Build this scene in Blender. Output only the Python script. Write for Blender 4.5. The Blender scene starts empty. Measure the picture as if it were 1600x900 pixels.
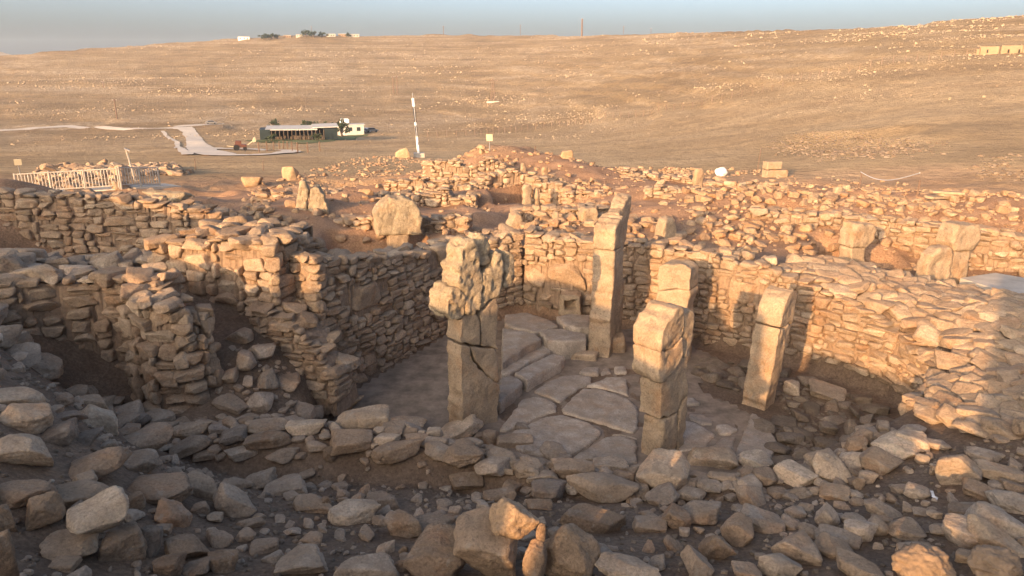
import bpy, bmesh, math, random
import numpy as np
from mathutils import Vector, Matrix, Euler

SC = bpy.context.scene
COL = SC.collection
rnd = random.Random(7)

# ---------------------------------------------------------------- camera, sky, sun, exposure
CAM_H = 6.0
PITCH = math.radians(17.0)
FPX = 1164.0                                  # focal length in pixels of a 1600 wide frame
cd = bpy.data.cameras.new('camera')
cam = bpy.data.objects.new('camera', cd)
COL.objects.link(cam)
cam.location = (0, 0, CAM_H)
cam.rotation_euler = (math.pi / 2 - PITCH, 0, 0)
cd.sensor_width = 36.0
cd.lens = 36.0 * FPX / 1600.0
cd.clip_start = 0.05
cd.clip_end = 6000
SC.camera = cam

SUN_A = math.radians(57.0)                    # heading the light travels, from +X towards +Y
SUN_E = math.radians(13.0)
world = bpy.data.worlds.new('World')
SC.world = world
world.use_nodes = True
wn = world.node_tree
bg = wn.nodes['Background']
sky = wn.nodes.new('ShaderNodeTexSky')
sky.sky_type = 'NISHITA'
sky.sun_disc = False
sky.sun_elevation = SUN_E
sky.sun_rotation = math.atan2(-math.cos(SUN_A), -math.sin(SUN_A)) % (2 * math.pi)
sky.altitude = 600
sky.air_density = 0.6
sky.dust_density = 7.2
sky.ozone_density = 0.7
wn.links.new(sky.outputs[0], bg.inputs[0])
bg.inputs[1].default_value = 0.13
sl = bpy.data.lights.new('sun', 'SUN')
sl.energy = 2.7
sl.angle = math.radians(0.5)
sl.color = (1.0, 0.60, 0.29)
sun = bpy.data.objects.new('sun', sl)
COL.objects.link(sun)
trav = Vector((math.cos(SUN_A) * math.cos(SUN_E), math.sin(SUN_A) * math.cos(SUN_E), -math.sin(SUN_E)))
sun.rotation_euler = (-trav).to_track_quat('Z', 'Y').to_euler()
sun.location = (-30, -40, 40)
SC.view_settings.view_transform = 'Standard'
SC.view_settings.look = 'None'
SC.view_settings.gamma = 1.0
SC.view_settings.exposure = 1.64

# ---------------------------------------------------------------- photo geometry helpers
CP, SP = math.cos(PITCH), math.sin(PITCH)
def ray(px, py):
    v = -(py - 450.0) / FPX
    return ((px - 800.0) / FPX, CP + v * SP, -SP + v * CP)
def at_z(px, py, z):
    d = ray(px, py); t = (z - CAM_H) / d[2]
    return Vector((d[0] * t, d[1] * t, z))
def at_y(px, py, Y):
    d = ray(px, py); t = Y / d[1]
    return Vector((d[0] * t, Y, CAM_H + d[2] * t))
def depth_of(p):
    return p[1] * CP - (p[2] - CAM_H) * SP
def mpp(p):                                   # metres per photo pixel at a point
    return depth_of(p) / FPX

# ---------------------------------------------------------------- numpy noise
def _h(ix, iy, iz, seed):
    n = (ix * 374761393 + iy * 668265263 + iz * 2147483647 + seed * 1274126177) & 0xFFFFFFFF
    n = ((n ^ (n >> 13)) * 1274126177) & 0xFFFFFFFF
    n = n ^ (n >> 16)
    return (n & 0xFFFF) / 32767.5 - 1.0
def noise3(p, seed=0):
    p = np.asarray(p, float)
    i = np.floor(p).astype(np.int64); f = p - i
    u = f * f * (3 - 2 * f)
    r = 0.0
    for dx in (0, 1):
        wx = u[:, 0] if dx else 1 - u[:, 0]
        for dy in (0, 1):
            wy = u[:, 1] if dy else 1 - u[:, 1]
            for dz in (0, 1):
                wz = u[:, 2] if dz else 1 - u[:, 2]
                r = r + wx * wy * wz * _h(i[:, 0] + dx, i[:, 1] + dy, i[:, 2] + dz, seed)
    return r
def fbm(p, seed=0, octv=4, gain=0.5):
    p = np.asarray(p, float); r = 0; a = 1.0; t = 0
    for o in range(octv):
        r = r + a * noise3(p * (2 ** o) + o * 17.3, seed + o); t += a; a *= gain
    return r / t
def fbm2(x, y, s, seed=0, octv=4):
    x = np.atleast_1d(x); y = np.atleast_1d(y)
    return fbm(np.stack([x / s, y / s, np.zeros_like(x) + 0.37], 1), seed, octv)

# ---------------------------------------------------------------- ground height
CTRL = [(0,0,4.35),(-3,0,4.7),(3,0,4.2),(0,-4,4.9),(-6,-3,5.0),(6,-3,4.5),(0,2,3.3),(0,3.5,2.5),(0,5,1.9),(2,5,1.85),(4,5,1.95),(4,3,2.6),(-2,5,2.0),
 (-1.5,6.5,1.4),(1,6.7,1.35),(3,6.7,1.4),(0,7.6,.95),(2.5,7.4,1.05),(-2,8,.95),(-3.4,8,1.0),
 (-4.2,4,3.0),(-5,6,2.85),(-5.6,7.5,2.6),(-6.8,9,2.6),(-8.4,10.8,2.6),(-3.6,5,2.3),(-3.7,6,2.1),(-4.2,7.4,1.75),
 (-6.4,10.6,.95),(-5.2,9.6,.85),(-4.3,10.3,.75),(-4.5,11.35,1.5),(-3.7,11.2,.9),(-3.4,11.3,.5),(-3.3,10,.45),
 (-7,13.5,2.3),(-9.5,13.3,2.5),(-5.5,14,2.3),(-11,16.4,1.4),(-8,16.4,1.4),(-12,17.8,3.1),(-14,18,3.2),(-16,16,3.4),(-12,21,1.9),(-10,24,1.1),(-16,24,1.3),(-20,20,2.2),(-20,36,-.4),(-12,36,-.4),(-13,13,3.0),
 (-9,19,2.2),(-7,20,1.9),(-8,24,1.6),(-14,30,.6),(-17,43,-1.2),(-8,43,-.7),(-25,30,.2),(-30,43,-1.5),
 (-1.5,18.7,1.35),(-3.5,17,1.3),(-4.5,18.5,1.2),(2,18.5,1.7),(5,17.5,1.6),(0,24,1.3),(0,30,1.0),(2,38,.6),(-1,45,.7),(6,30,1.1),(7,45,-.3),
 (12,26,1.5),(18,26,1.2),(10,21,1.8),(16,21,1.8),(14,18,.7),(11,18.3,.8),(9,17,1.3),(18,18,.9),(13,16.6,.7),
 (7.3,11.9,1.3),(8.8,12,1.8),(6.3,9.3,1.25),(7,8.6,1.5),(7.5,13.3,1.5),(6.5,14.6,1.75),(8.5,14.5,1.45),(8,7,1.8),(10,10,2.1),(14,12,1.6),(12,15,.95),(5.6,7.6,1.4),
 (20,35,-.2),(25,45,-1.5),(30,30,.2),(8,4,2.6),(12,4,3.0),(-9,5,3.6),(-12,9,3.4)]
_cp = np.array(CTRL, float)
def _tps(d2):
    return 0.5 * d2 * np.log(d2 + 1e-9)
_n = len(_cp)
_A = np.zeros((_n + 3, _n + 3))
_d2 = ((_cp[:, None, :2] - _cp[None, :, :2]) ** 2).sum(2)
_A[:_n, :_n] = _tps(_d2) + np.eye(_n) * 0.15
_A[:_n, _n] = 1; _A[:_n, _n + 1:] = _cp[:, :2]; _A[_n, :_n] = 1; _A[_n + 1:, :_n] = _cp[:, :2].T
_w = np.linalg.solve(_A, np.concatenate([_cp[:, 2], [0, 0, 0]]))
def site_h(x, y):
    r = _w[_n] + _w[_n + 1] * x + _w[_n + 2] * y
    for k in range(_n):
        r = r + _w[k] * _tps((x - _cp[k, 0]) ** 2 + (y - _cp[k, 1]) ** 2)
    return r
SKYX = [-400, 0, 90, 200, 340, 400, 480, 560, 700, 900, 1000, 1100, 1200, 1300, 1400, 1500, 1600, 2000]
SKYY = [96, 88, 80, 72, 62, 58, 54, 56, 53, 55, 52, 50, 47, 43, 38, 28, 18, 5]
TAU = np.array([0.0, .16, .27, .36, .47, .64, .82, 1.0])
RL = np.log([45, 82, 190, 290, 380, 500, 640, 800])
RR = np.log([45, 62, 80, 105, 140, 190, 265, 420])
_tt = np.linspace(0, 1, 81)
_rl = np.interp(_tt, TAU, RL); _rr = np.interp(_tt, TAU, RR)
def _sm(a):
    k = np.ones(7) / 7
    return np.convolve(np.pad(a, 3, mode='reflect', reflect_type='odd'), k, 'valid')
_rl, _rr = _sm(_rl), _sm(_rr)
def sstep(a, b, x):
    t = np.clip((x - a) / (b - a), 0, 1)
    return t * t * (3 - 2 * t)
def far_h(x, y):
    """height of the far hills: the ground seen at photo row y lies at distance r"""
    r = np.hypot(x, y)
    az = np.clip(np.arctan2(x, np.maximum(y, 1e-3)), -1.1, 1.1)
    px = 800 + FPX * np.tan(np.clip(az, -1.0, 1.0)) / CP * .985
    ysk = np.interp(px, SKYX, SKYY)
    b = sstep(650, 1500, px)
    lr = np.log(np.maximum(r, 1.0))
    lo = np.zeros_like(lr); hi = np.ones_like(lr)
    for _ in range(11):
        mid = (lo + hi) / 2
        c = np.interp(mid, _tt, _rl) * (1 - b) + np.interp(mid, _tt, _rr) * b < lr
        lo = np.where(c, mid, lo); hi = np.where(c, hi, mid)
    tau = (lo + hi) / 2
    py = 285 - tau * (285 - ysk)
    v = -(py - 450) / FPX
    dy = CP + v * SP; dz = -SP + v * CP
    u = np.tan(az) * dy
    el = dz / np.hypot(u, dy)
    z = CAM_H + r * el
    crest = np.exp(_rl[-1] * (1 - b) + _rr[-1] * b)
    over = np.maximum(r - crest, 0)
    zc = CAM_H + crest * el
    return np.where(over > 0, zc - over * .05, z)
# unseen crest added behind the camera, shaped to cast evening shade on the court
SX, SY = math.cos(SUN_A), math.sin(SUN_A)
RQ = [-40, -12, -4, -2.2, -1.2, -1.0, -.45, -.3, -.14, .22, .36, 1, 2.5, 2.58, 2.64, 2.96, 3.02, 3.36, 3.44, 4.42, 4.5, 4.74, 4.82, 6.8, 8.6, 9.6, 10.4, 11, 13, 16, 18, 25, 40]
RH = [3.5, 4.3, 4.6, 4.7, 4.7, 6.0, 5.9, 3.85, 3.25, 3.25, 3.72, 3.7, 3.92, 3.95, 3.0, 3.0, 4.75, 4.75, 3.88, 3.98, 4.42, 4.42, 4.0, 4.22, 4.45, 4.2, 3.85, 4.15, 4.6, 4.9, 5.2, 5.2, 4.0]  # tall bumps stand in for people's shadows, dips let sun patches through
RIDGE_P = -6.0
def ridge_h(x, y):
    p = x * SX + y * SY; q = -x * SY + y * SX
    hs = np.interp(q, RQ, RH) + math.tan(SUN_E) * (-RIDGE_P)
    hs = hs + .04 * fbm2(q * 1.0, p * 0.0, .5, 5, 3)
    d = p - RIDGE_P
    front = hs - np.maximum(d, 0) * .55
    back = hs - np.maximum(-d, 0) * .12
    return np.where(d > 0, front, back), p

def in_poly(x, y, poly):
    c = np.zeros(np.shape(x), bool); n = len(poly)
    for i in range(n):
        x0, y0 = poly[i][0], poly[i][1]; x1, y1 = poly[(i + 1) % n][0], poly[(i + 1) % n][1]
        if y0 == y1: continue
        c ^= ((y0 > y) != (y1 > y)) & (x < (x1 - x0) * (y - y0) / (y1 - y0) + x0)
    return c
def poly_dist(x, y, poly):
    """distance outside a polygon (0 inside)"""
    d = np.full(np.shape(x), 1e9); n = len(poly)
    for i in range(n):
        ax, ay = poly[i][0], poly[i][1]; bx, by = poly[(i + 1) % n][0] - ax, poly[(i + 1) % n][1] - ay
        t = np.clip(((x - ax) * bx + (y - ay) * by) / (bx * bx + by * by + 1e-12), 0, 1)
        d = np.minimum(d, np.hypot(x - ax - t * bx, y - ay - t * by))
    return np.where(in_poly(x, y, poly), 0, d)

COURT = [(-3.35, 12.45), (-2.45, 14.2), (-1.5, 16.05), (.25, 17.4), (1.3, 16.75), (2.9, 16.3), (4.2, 15.3), (5.9, 13.95), (6.95, 12.7), (7.0, 11.6),
         (6.0, 10.4), (4.7, 9.7), (3.0, 8.95), (1.6, 9.0), (.4, 9.5), (-.5, 9.8), (-2.0, 10.0), (-2.9, 10.4)]
QUARRY = (38.5, 86.0)
NEARW = [(-4.6, 9.0, 1.25), (-3.4, 9.1, 1.28), (-2.0, 9.1, 1.25), (-1.1, 9.0, 1.16), (-.3, 8.85, 1.05), (.6, 8.55, .98), (1.65, 8.25, .98), (2.6, 8.2, 1.08), (3.7, 8.15, 1.12), (4.7, 8.75, 1.2), (5.3, 9.4, 1.2)]
def line_dist(x, y, L):
    D = np.full(np.shape(x), 1e9); Z = np.zeros(np.shape(x))
    for (ax, ay, az), (bx, by, bz) in zip(L[:-1], L[1:]):
        t = np.clip(((x - ax) * (bx - ax) + (y - ay) * (by - ay)) / ((bx - ax) ** 2 + (by - ay) ** 2), 0, 1)
        d = np.hypot(x - ax - t * (bx - ax), y - ay - t * (by - ay)); m = d < D
        D = np.where(m, d, D); Z = np.where(m, az + t * (bz - az), Z)
    return D, Z
PITS = [  # polygon, floor height, blend width
    (COURT, 0.0, .35),
    ([(-4.6, 18.3), (-3.4, 17.9), (-2.5, 18.2), (-2.3, 19.6), (-3.3, 20.6), (-4.8, 20)], .5, .5),
    ([(7.8, 17.3), (9.3, 17.0), (9.6, 18.6), (8.2, 19)], .55, .5),
    ([(-.3, 27.2), (1.9, 27), (2.1, 29.2), (.8, 30.6), (-.6, 29.5)], -.3, .5),
]
def ground(x, y, detail=True):
    x = np.asarray(x, float); y = np.asarray(y, float)
    r = np.hypot(x, y)
    xc = np.clip(x, -45, 45); yc = np.clip(y, -6, 52)
    h = site_h(xc, yc)
    fr = sstep(38, 56, r)
    front = y > 5
    h = np.where(front, h * (1 - fr) + far_h(x, np.maximum(y, 1)) * fr, h)
    # spoil heaps and trenches behind the court, ledges on the hill, an old quarry hollow
    back = sstep(18.5, 22, y) * (1 - sstep(44, 54, r)) * sstep(-26, -18, x)
    h = h + back * (.42 * fbm2(x.ravel(), y.ravel(), 2.6, 61, 3).reshape(h.shape) - .25 * sstep(.18, .3, fbm2(x.ravel(), y.ravel(), 4.2, 63, 2).reshape(h.shape)))
    qd = np.hypot((x - QUARRY[0]) / 8.5, (y - QUARRY[1]) / 14.0)
    h = h + .45 * np.exp(-((qd - 1.0) / .28) ** 2) - 1.1 * np.exp(-(qd / .7) ** 2)
    led = sstep(180, 260, r + x * .12)
    zz = h / 4.2 + 1.1 * fbm2(x.ravel(), y.ravel(), 70, 64, 4).reshape(h.shape)
    h = h + led * 1.5 * (sstep(.55, .8, zz - np.floor(zz)) - (zz - np.floor(zz)))
    # mound of loose spoil towards the far crest of the dig
    h = h + 1.0 * np.exp(-(((x + .9) / 3.2) ** 2 + ((y - 42) / 5) ** 2)) + .5 * np.exp(-(((x - 3) / 3) ** 2 + ((y - 38) / 4) ** 2))
    rh, p = ridge_h(x, y)
    wr = 1 - sstep(-2.6, .6, p)
    q = -x * SY + y * SX
    near = np.minimum(h, np.interp(q, RQ, RH) - .2 - math.tan(SUN_E) * p)  # unseen ground kept under the shade line so the sun gaps stay open
    near = np.where(r < 2.2, np.minimum(near, 3.3), near)
    k = sstep(3.6, 4.6, y); h = near * (1 - k) + h * k
    h = h * (1 - wr) + np.maximum(rh, np.minimum(h, 3.2)) * wr
    d = line_dist(x, y, NEARW)
    h = np.where(d[0] < .9, np.maximum(h, d[1] - .12 - .85 * np.maximum(d[0] - .22, 0)), h)
    for poly, z, bw in PITS:
        d = poly_dist(x, y, poly)
        k = sstep(0, bw, d)
        h = np.where(d < bw, z * (1 - k) + h * k, h)
    if detail:
        shp = h.shape
        xf, yf = x.ravel(), y.ravel(); rf = r.ravel()
        inside = (poly_dist(xf, yf, COURT) <= 0)
        n = .055 * fbm2(xf, yf, .55, 3, 4) + .10 * fbm2(xf, yf, 2.2, 9, 3)
        amp = np.clip(1.15 - rf / 70, 0, 1) * np.where(inside, .35, 1.0)
        n = n * amp + fbm2(xf, yf, 14, 11, 4) * .55 * sstep(45, 130, rf)
        n = n + .22 * fbm2(xf, yf, 4.5, 13, 3) * sstep(90, 200, rf)
        h = h + n.reshape(shp)
    return h
def gz(x, y):
    return float(ground(np.array([x]), np.array([y]))[0])
_T = np.concatenate([np.exp(np.linspace(math.log(2.5), math.log(900), 900))])
def hit(px, py):
    """where the sight line through a photo pixel meets the ground"""
    d = ray(px, py)
    x = d[0] * _T; y = d[1] * _T; z = CAM_H + d[2] * _T
    g = ground(x, y) - z
    k = int(np.argmax(g > 0))
    if k == 0 and g[0] <= 0: k = len(_T) - 1
    if k == 0: k = 1
    a = g[k - 1] / (g[k - 1] - g[k] + 1e-12); t = _T[k - 1] + (_T[k] - _T[k - 1]) * min(max(a, 0), 1)
    return Vector((d[0] * t, d[1] * t, CAM_H + d[2] * t))

# ---------------------------------------------------------------- materials
def new_mat(name):
    m = bpy.data.materials.new(name); m.use_nodes = True
    nt = m.node_tree; b = nt.nodes['Principled BSDF']
    b.inputs['Roughness'].default_value = .9
    b.inputs['Specular IOR Level'].default_value = .2
    return m, nt, b
def N(nt, t, **kw):
    n = nt.nodes.new(t)
    for k, v in kw.items():
        if k in n.inputs.keys(): n.inputs[k].default_value = v
        else: setattr(n, k, v)
    return n
def noise(nt, vec, scale, detail=4, rough=.55, dist=0.0):
    n = N(nt, 'ShaderNodeTexNoise', Scale=scale, Detail=detail, Roughness=rough, Distortion=dist)
    if vec is not None: nt.links.new(vec, n.inputs['Vector'])
    return n.outputs[0]
def mixc(nt, fac, a, b, mode='MIX'):
    n = nt.nodes.new('ShaderNodeMix'); n.data_type = 'RGBA'; n.blend_type = mode
    for s, v in ((n.inputs[0], fac), (n.inputs[6], a), (n.inputs[7], b)):
        if isinstance(v, (int, float)): s.default_value = v
        elif isinstance(v, tuple): s.default_value = (*v, 1)
        else: nt.links.new(v, s)
    return n.outputs[2]
def ramp(nt, val, stops):
    n = nt.nodes.new('ShaderNodeValToRGB'); e = n.color_ramp.elements
    while len(e) > len(stops): e.remove(e[-1])
    while len(e) < len(stops): e.new(1.0)
    for q, (p, c) in zip(e, stops):
        q.position = p; q.color = (c, c, c, 1) if isinstance(c, (int, float)) else (*c, 1)
    nt.links.new(val, n.inputs[0])
    return n.outputs[0]
def mth(nt, op, a, b=None, clamp=False):
    n = nt.nodes.new('ShaderNodeMath'); n.operation = op; n.use_clamp = clamp
    for s, v in ((n.inputs[0], a), (n.inputs[1], b)):
        if v is None: continue
        if isinstance(v, (int, float)): s.default_value = v
        else: nt.links.new(v, s)
    return n.outputs[0]
def bump(nt, b, h, strength, dist):
    n = N(nt, 'ShaderNodeBump', Strength=strength, Distance=dist)
    nt.links.new(h, n.inputs['Height']); nt.links.new(n.outputs[0], b.inputs['Normal'])
def stone_mat(name, palette, lichen=.35, bscale=1.0, bstr=.85):
    m, nt, b = new_mat(name)
    geo = nt.nodes.new('ShaderNodeNewGeometry'); oi = nt.nodes.new('ShaderNodeObjectInfo')
    pos = geo.outputs['Position']
    rv = mth(nt, 'FRACT', mth(nt, 'ADD', oi.outputs['Random'], geo.outputs['Random Per Island']))
    base = ramp(nt, rv, [(i / (len(palette) - 1), c) for i, c in enumerate(palette)])
    base = mixc(nt, 1.0, base, oi.outputs['Color'], 'MULTIPLY')
    big = noise(nt, pos, 3.2, 5, .6)
    base = mixc(nt, 1.0, base, ramp(nt, big, [(.3, .72), (.55, 1.0), (.75, 1.2)]), 'MULTIPLY')
    fine = noise(nt, pos, 34, 6, .7)
    base = mixc(nt, 1.0, base, ramp(nt, fine, [(.25, .6), (.5, 1.0), (.75, 1.34)]), 'MULTIPLY')
    # iron stain and grey weathering crust
    st = ramp(nt, noise(nt, pos, 1.7, 4, .6, .6), [(.52, 0.0), (.68, .55)])
    base = mixc(nt, st, base, mixc(nt, 1.0, base, (1.12, .86, .66), 'MULTIPLY'))
    li = ramp(nt, noise(nt, pos, 6.5, 8, .72, .4), [(.55, 0.0), (.64, lichen)])
    base = mixc(nt, li, base, (.45, .385, .30))
    pit = ramp(nt, noise(nt, pos, 16, 5, .65), [(.3, .55), (.42, 0.0)])
    base = mixc(nt, pit, base, (.13, .095, .065))
    # soil that settles on upward faces
    sep = nt.nodes.new('ShaderNodeSeparateXYZ'); nt.links.new(geo.outputs['Normal'], sep.inputs[0])
    up = mth(nt, 'MULTIPLY', ramp(nt, sep.outputs[2], [(.6, 0.0), (1.0, .5)]), ramp(nt, noise(nt, pos, 5, 5), [(.4, 0.0), (.62, 1.0)]))
    base = mixc(nt, up, base, (.27, .19, .12))
    nt.links.new(base, b.inputs['Base Color'])
    hgt = mth(nt, 'ADD', mth(nt, 'MULTIPLY', noise(nt, pos, 11 * bscale, 9, .68), 1.0), mth(nt, 'MULTIPLY', noise(nt, pos, 60 * bscale, 5, .7), .35))
    bump(nt, b, hgt, bstr, .06)
    return m
M = {}
M['wall'] = stone_mat('field_stone', [(.38, .265, .17), (.44, .315, .205), (.35, .235, .145), (.46, .345, .235), (.40, .275, .175), (.42, .31, .21)], .3)
M['rubble'] = stone_mat('rubble_stone', [(.42, .31, .215), (.33, .245, .17), (.48, .37, .27), (.39, .28, .185), (.43, .345, .26)], .42)
M['pillar'] = stone_mat('limestone_pillar', [(.37, .27, .175), (.37, .27, .175)], .16, 1.5, .45)
M['crust'] = stone_mat('weathered_limestone', [(.43, .335, .22), (.43, .335, .22)], .32, 1.6, .9)
M['paving'] = stone_mat('paving_limestone', [(.42, .335, .255), (.45, .365, .28), (.40, .32, .245)], .22, 1.6, .35)
M['rear'] = stone_mat('orange_field_stone', [(.42, .275, .16), (.35, .215, .12), (.46, .32, .195), (.38, .24, .14), (.43, .30, .19)], .25)
M['gravel'] = stone_mat('gravel', [(.22, .165, .115), (.16, .12, .085), (.28, .215, .155), (.2, .15, .105)], .2)
M['white'] = stone_mat('pale_limestone', [(.38, .285, .18), (.44, .34, .22), (.34, .25, .155)], .15)

def dirt_mat():
    m, nt, b = new_mat('excavated_earth')
    geo = nt.nodes.new('ShaderNodeNewGeometry'); pos = geo.outputs['Position']
    sep = nt.nodes.new('ShaderNodeSeparateXYZ'); nt.links.new(pos, sep.inputs[0])
    soil = ramp(nt, noise(nt, pos, 1.1, 6, .65), [(.3, (.13, .085, .054)), (.5, (.18, .12, .077)), (.7, (.24, .165, .108))])
    peb = ramp(nt, noise(nt, pos, 22, 6, .75), [(.3, .6), (.5, 1.0), (.68, 1.45)])
    soil = mixc(nt, 1.0, soil, peb, 'MULTIPLY')
    # dry grass plain beyond the dig
    gr = ramp(nt, noise(nt, pos, .02, 8, .62, .6), [(.32, (.33, .222, .115)), (.46, (.40, .275, .145)), (.56, (.45, .32, .18)), (.7, (.36, .24, .125))])
    mp = N(nt, 'ShaderNodeMapping'); mp.inputs['Scale'].default_value = (.05, .09, .8); nt.links.new(pos, mp.inputs[0])
    st = ramp(nt, noise(nt, mp.outputs[0], 1.0, 9, .7, .3), [(.34, .8), (.5, 1.0), (.64, 1.2)])
    gr = mixc(nt, 1.0, gr, st, 'MULTIPLY')
    tuft = ramp(nt, noise(nt, pos, .55, 8, .8), [(.36, .68), (.47, 1.0), (.62, 1.2)])
    gr = mixc(nt, 1.0, gr, tuft, 'MULTIPLY')
    # bands of bare limestone on the hill
    mp2 = N(nt, 'ShaderNodeMapping'); mp2.inputs['Scale'].default_value = (.01, .014, .32); nt.links.new(pos, mp2.inputs[0])
    band = ramp(nt, noise(nt, mp2.outputs[0], 1.0, 6, .6, .5), [(.46, 0.0), (.60, 1.0)])
    spk = ramp(nt, noise(nt, pos, .35, 9, .82), [(.44, 0.0), (.56, 1.0)])
    dist = N(nt, 'ShaderNodeVectorMath', operation='LENGTH'); nt.links.new(pos, dist.inputs[0])
    away = N(nt, 'ShaderNodeMapRange', clamp=True)
    away.inputs[1].default_value = 150; away.inputs[2].default_value = 320; nt.links.new(dist.outputs['Value'], away.inputs[0])
    k = mth(nt, 'MULTIPLY', mth(nt, 'MULTIPLY', band, spk), away.outputs[0])
    gr = mixc(nt, mth(nt, 'MULTIPLY', k, .8), gr, (.50, .38, .25))
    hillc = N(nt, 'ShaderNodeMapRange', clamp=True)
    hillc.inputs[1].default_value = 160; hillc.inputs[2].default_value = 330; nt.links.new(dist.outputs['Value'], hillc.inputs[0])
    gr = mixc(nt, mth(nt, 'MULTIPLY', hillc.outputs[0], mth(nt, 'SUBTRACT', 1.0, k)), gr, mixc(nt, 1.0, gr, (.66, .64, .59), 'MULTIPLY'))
    far = N(nt, 'ShaderNodeMapRange', clamp=True)
    far.inputs[1].default_value = 40; far.inputs[2].default_value = 58
    nt.links.new(mth(nt, 'ADD', dist.outputs['Value'], mth(nt, 'MULTIPLY', mth(nt, 'SUBTRACT', noise(nt, pos, .12, 4), .5), 22)), far.inputs[0])
    dry = N(nt, 'ShaderNodeMapRange', clamp=True)  # weight of the painted sunlight on rear soil, not of dryness
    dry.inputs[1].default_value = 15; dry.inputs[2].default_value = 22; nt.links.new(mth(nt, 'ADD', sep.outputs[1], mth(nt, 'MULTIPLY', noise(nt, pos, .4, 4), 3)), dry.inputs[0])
    soil = mixc(nt, dry.outputs[0], soil, mixc(nt, 1.0, soil, (1.95, 1.7, 1.5), 'MULTIPLY'))  # rear soil lightened and warmed: sunlight put into its colour
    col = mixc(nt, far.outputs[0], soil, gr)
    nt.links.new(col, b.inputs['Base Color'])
    hgt = mth(nt, 'ADD', noise(nt, pos, 9, 9, .7), mth(nt, 'MULTIPLY', noise(nt, pos, .8, 6, .7), mth(nt, 'MULTIPLY', far.outputs[0], 16.0)))
    bump(nt, b, hgt, .7, .12)
    return m
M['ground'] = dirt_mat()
def flat_mat(name, c, rough=.8, var=.25, scale=6, spec=.25, metal=0.0):
    m, nt, b = new_mat(name)
    geo = nt.nodes.new('ShaderNodeNewGeometry')
    f = noise(nt, geo.outputs['Position'], scale, 6, .65)
    nt.links.new(mixc(nt, 1.0, c, ramp(nt, f, [(.3, 1 - var), (.7, 1 + var)]), 'MULTIPLY'), b.inputs['Base Color'])
    bump(nt, b, noise(nt, geo.outputs['Position'], scale * 5, 8, .7), .35, .04)
    b.inputs['Roughness'].default_value = rough; b.inputs['Specular IOR Level'].default_value = spec; b.inputs['Metallic'].default_value = metal
    return m
M['mortar'] = flat_mat('mud_mortar', (.27, .185, .12), .95, .3, 14)
M['soil'] = flat_mat('loose_soil', (.27, .185, .115), .95, .3, 8)
M['packed'] = flat_mat('packed_earth', (.25, .185, .13), .95, .4, 3.2)
M['road'] = flat_mat('gravel_road', (.62, .53, .42), .95, .14, .3)
M['teal'] = flat_mat('dark_teal_metal', (.022, .032, .032), .6, .15)
M['dark'] = flat_mat('dark_opening', (.02, .018, .015), .8, .1)
M['roof'] = flat_mat('pale_sheet_roof', (.48, .45, .40), .6, .15, 1.5)
M['whitep'] = flat_mat('white_paint', (.78, .76, .72), .5, .06)
M['cream'] = flat_mat('cream_paint', (.50, .42, .28), .6, .08)
M['steel'] = flat_mat('galvanised_steel', (.40, .35, .29), .5, .12, 5, .4)
M['rust'] = flat_mat('rusty_iron', (.16, .10, .065), .8, .3)
M['grey'] = flat_mat('grey_metal', (.22, .21, .2), .6, .15)
M['panel'] = flat_mat('solar_glass', (.015, .017, .03), .25, .1, 5, .5)
M['concrete'] = flat_mat('concrete', (.45, .40, .33), .9, .15)
M['red'] = flat_mat('red_paint', (.13, .055, .04), .5, .1)
M['blackr'] = flat_mat('black_rubber', (.02, .02, .02), .8, .1)
M['glass'] = flat_mat('car_glass', (.03, .035, .04), .15, .05, 5, .5)
M['wood'] = flat_mat('weathered_wood', (.40, .29, .18), .85, .25, 9)
M['sack'] = flat_mat('white_woven_sack', (.78, .76, .73), .7, .08, 12)
M['lawn'] = flat_mat('watered_lawn', (.13, .14, .05), .95, .35, 1.2)
M['leaf'] = flat_mat('dusty_leaves', (.06, .072, .032), .8, .4, 1.5)
M['bark'] = flat_mat('grey_bark', (.13, .095, .065), .9, .2)
M['ochre'] = flat_mat('ochre_plaster', (.30, .20, .12), .9, .15, 1.0)
M['slabfloor'] = flat_mat('grey_lime_floor', (.42, .38, .33), .9, .18, 2.5)

# ---------------------------------------------------------------- object helpers
def link(name, me, mat=None, parent=None, loc=None, matrix=None):
    o = bpy.data.objects.new(name, me); COL.objects.link(o)
    if mat is not None and me is not None and len(me.materials) == 0: me.materials.append(mat)
    if parent is not None: o.parent = parent
    if loc is not None: o.location = loc
    if matrix is not None: o.matrix_local = matrix
    return o
def tag(o, label=None, cat=None, group=None, kind=None):
    if label: o['label'] = label
    if cat: o['category'] = cat
    if group: o['group'] = group
    if kind: o['kind'] = kind
    return o
def empty(name, loc, rz=0.0):
    o = bpy.data.objects.new(name, None); COL.objects.link(o)
    o.location = loc; o.rotation_euler = (0, 0, rz); o.empty_display_size = .3
    return o
def mesh_np(name, v, f, smooth=True):
    me = bpy.data.meshes.new(name)
    v = np.asarray(v, np.float32); f = np.asarray(f, np.int32)
    k = f.shape[1]
    me.vertices.add(len(v)); me.vertices.foreach_set('co', v.ravel())
    me.loops.add(f.size); me.loops.foreach_set('vertex_index', f.ravel())
    me.polygons.add(len(f)); me.polygons.foreach_set('loop_start', np.arange(0, f.size, k, dtype=np.int32))
    me.polygons.foreach_set('use_smooth', np.full(len(f), smooth))
    me.update(calc_edges=True); me.validate()
    return me
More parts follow.
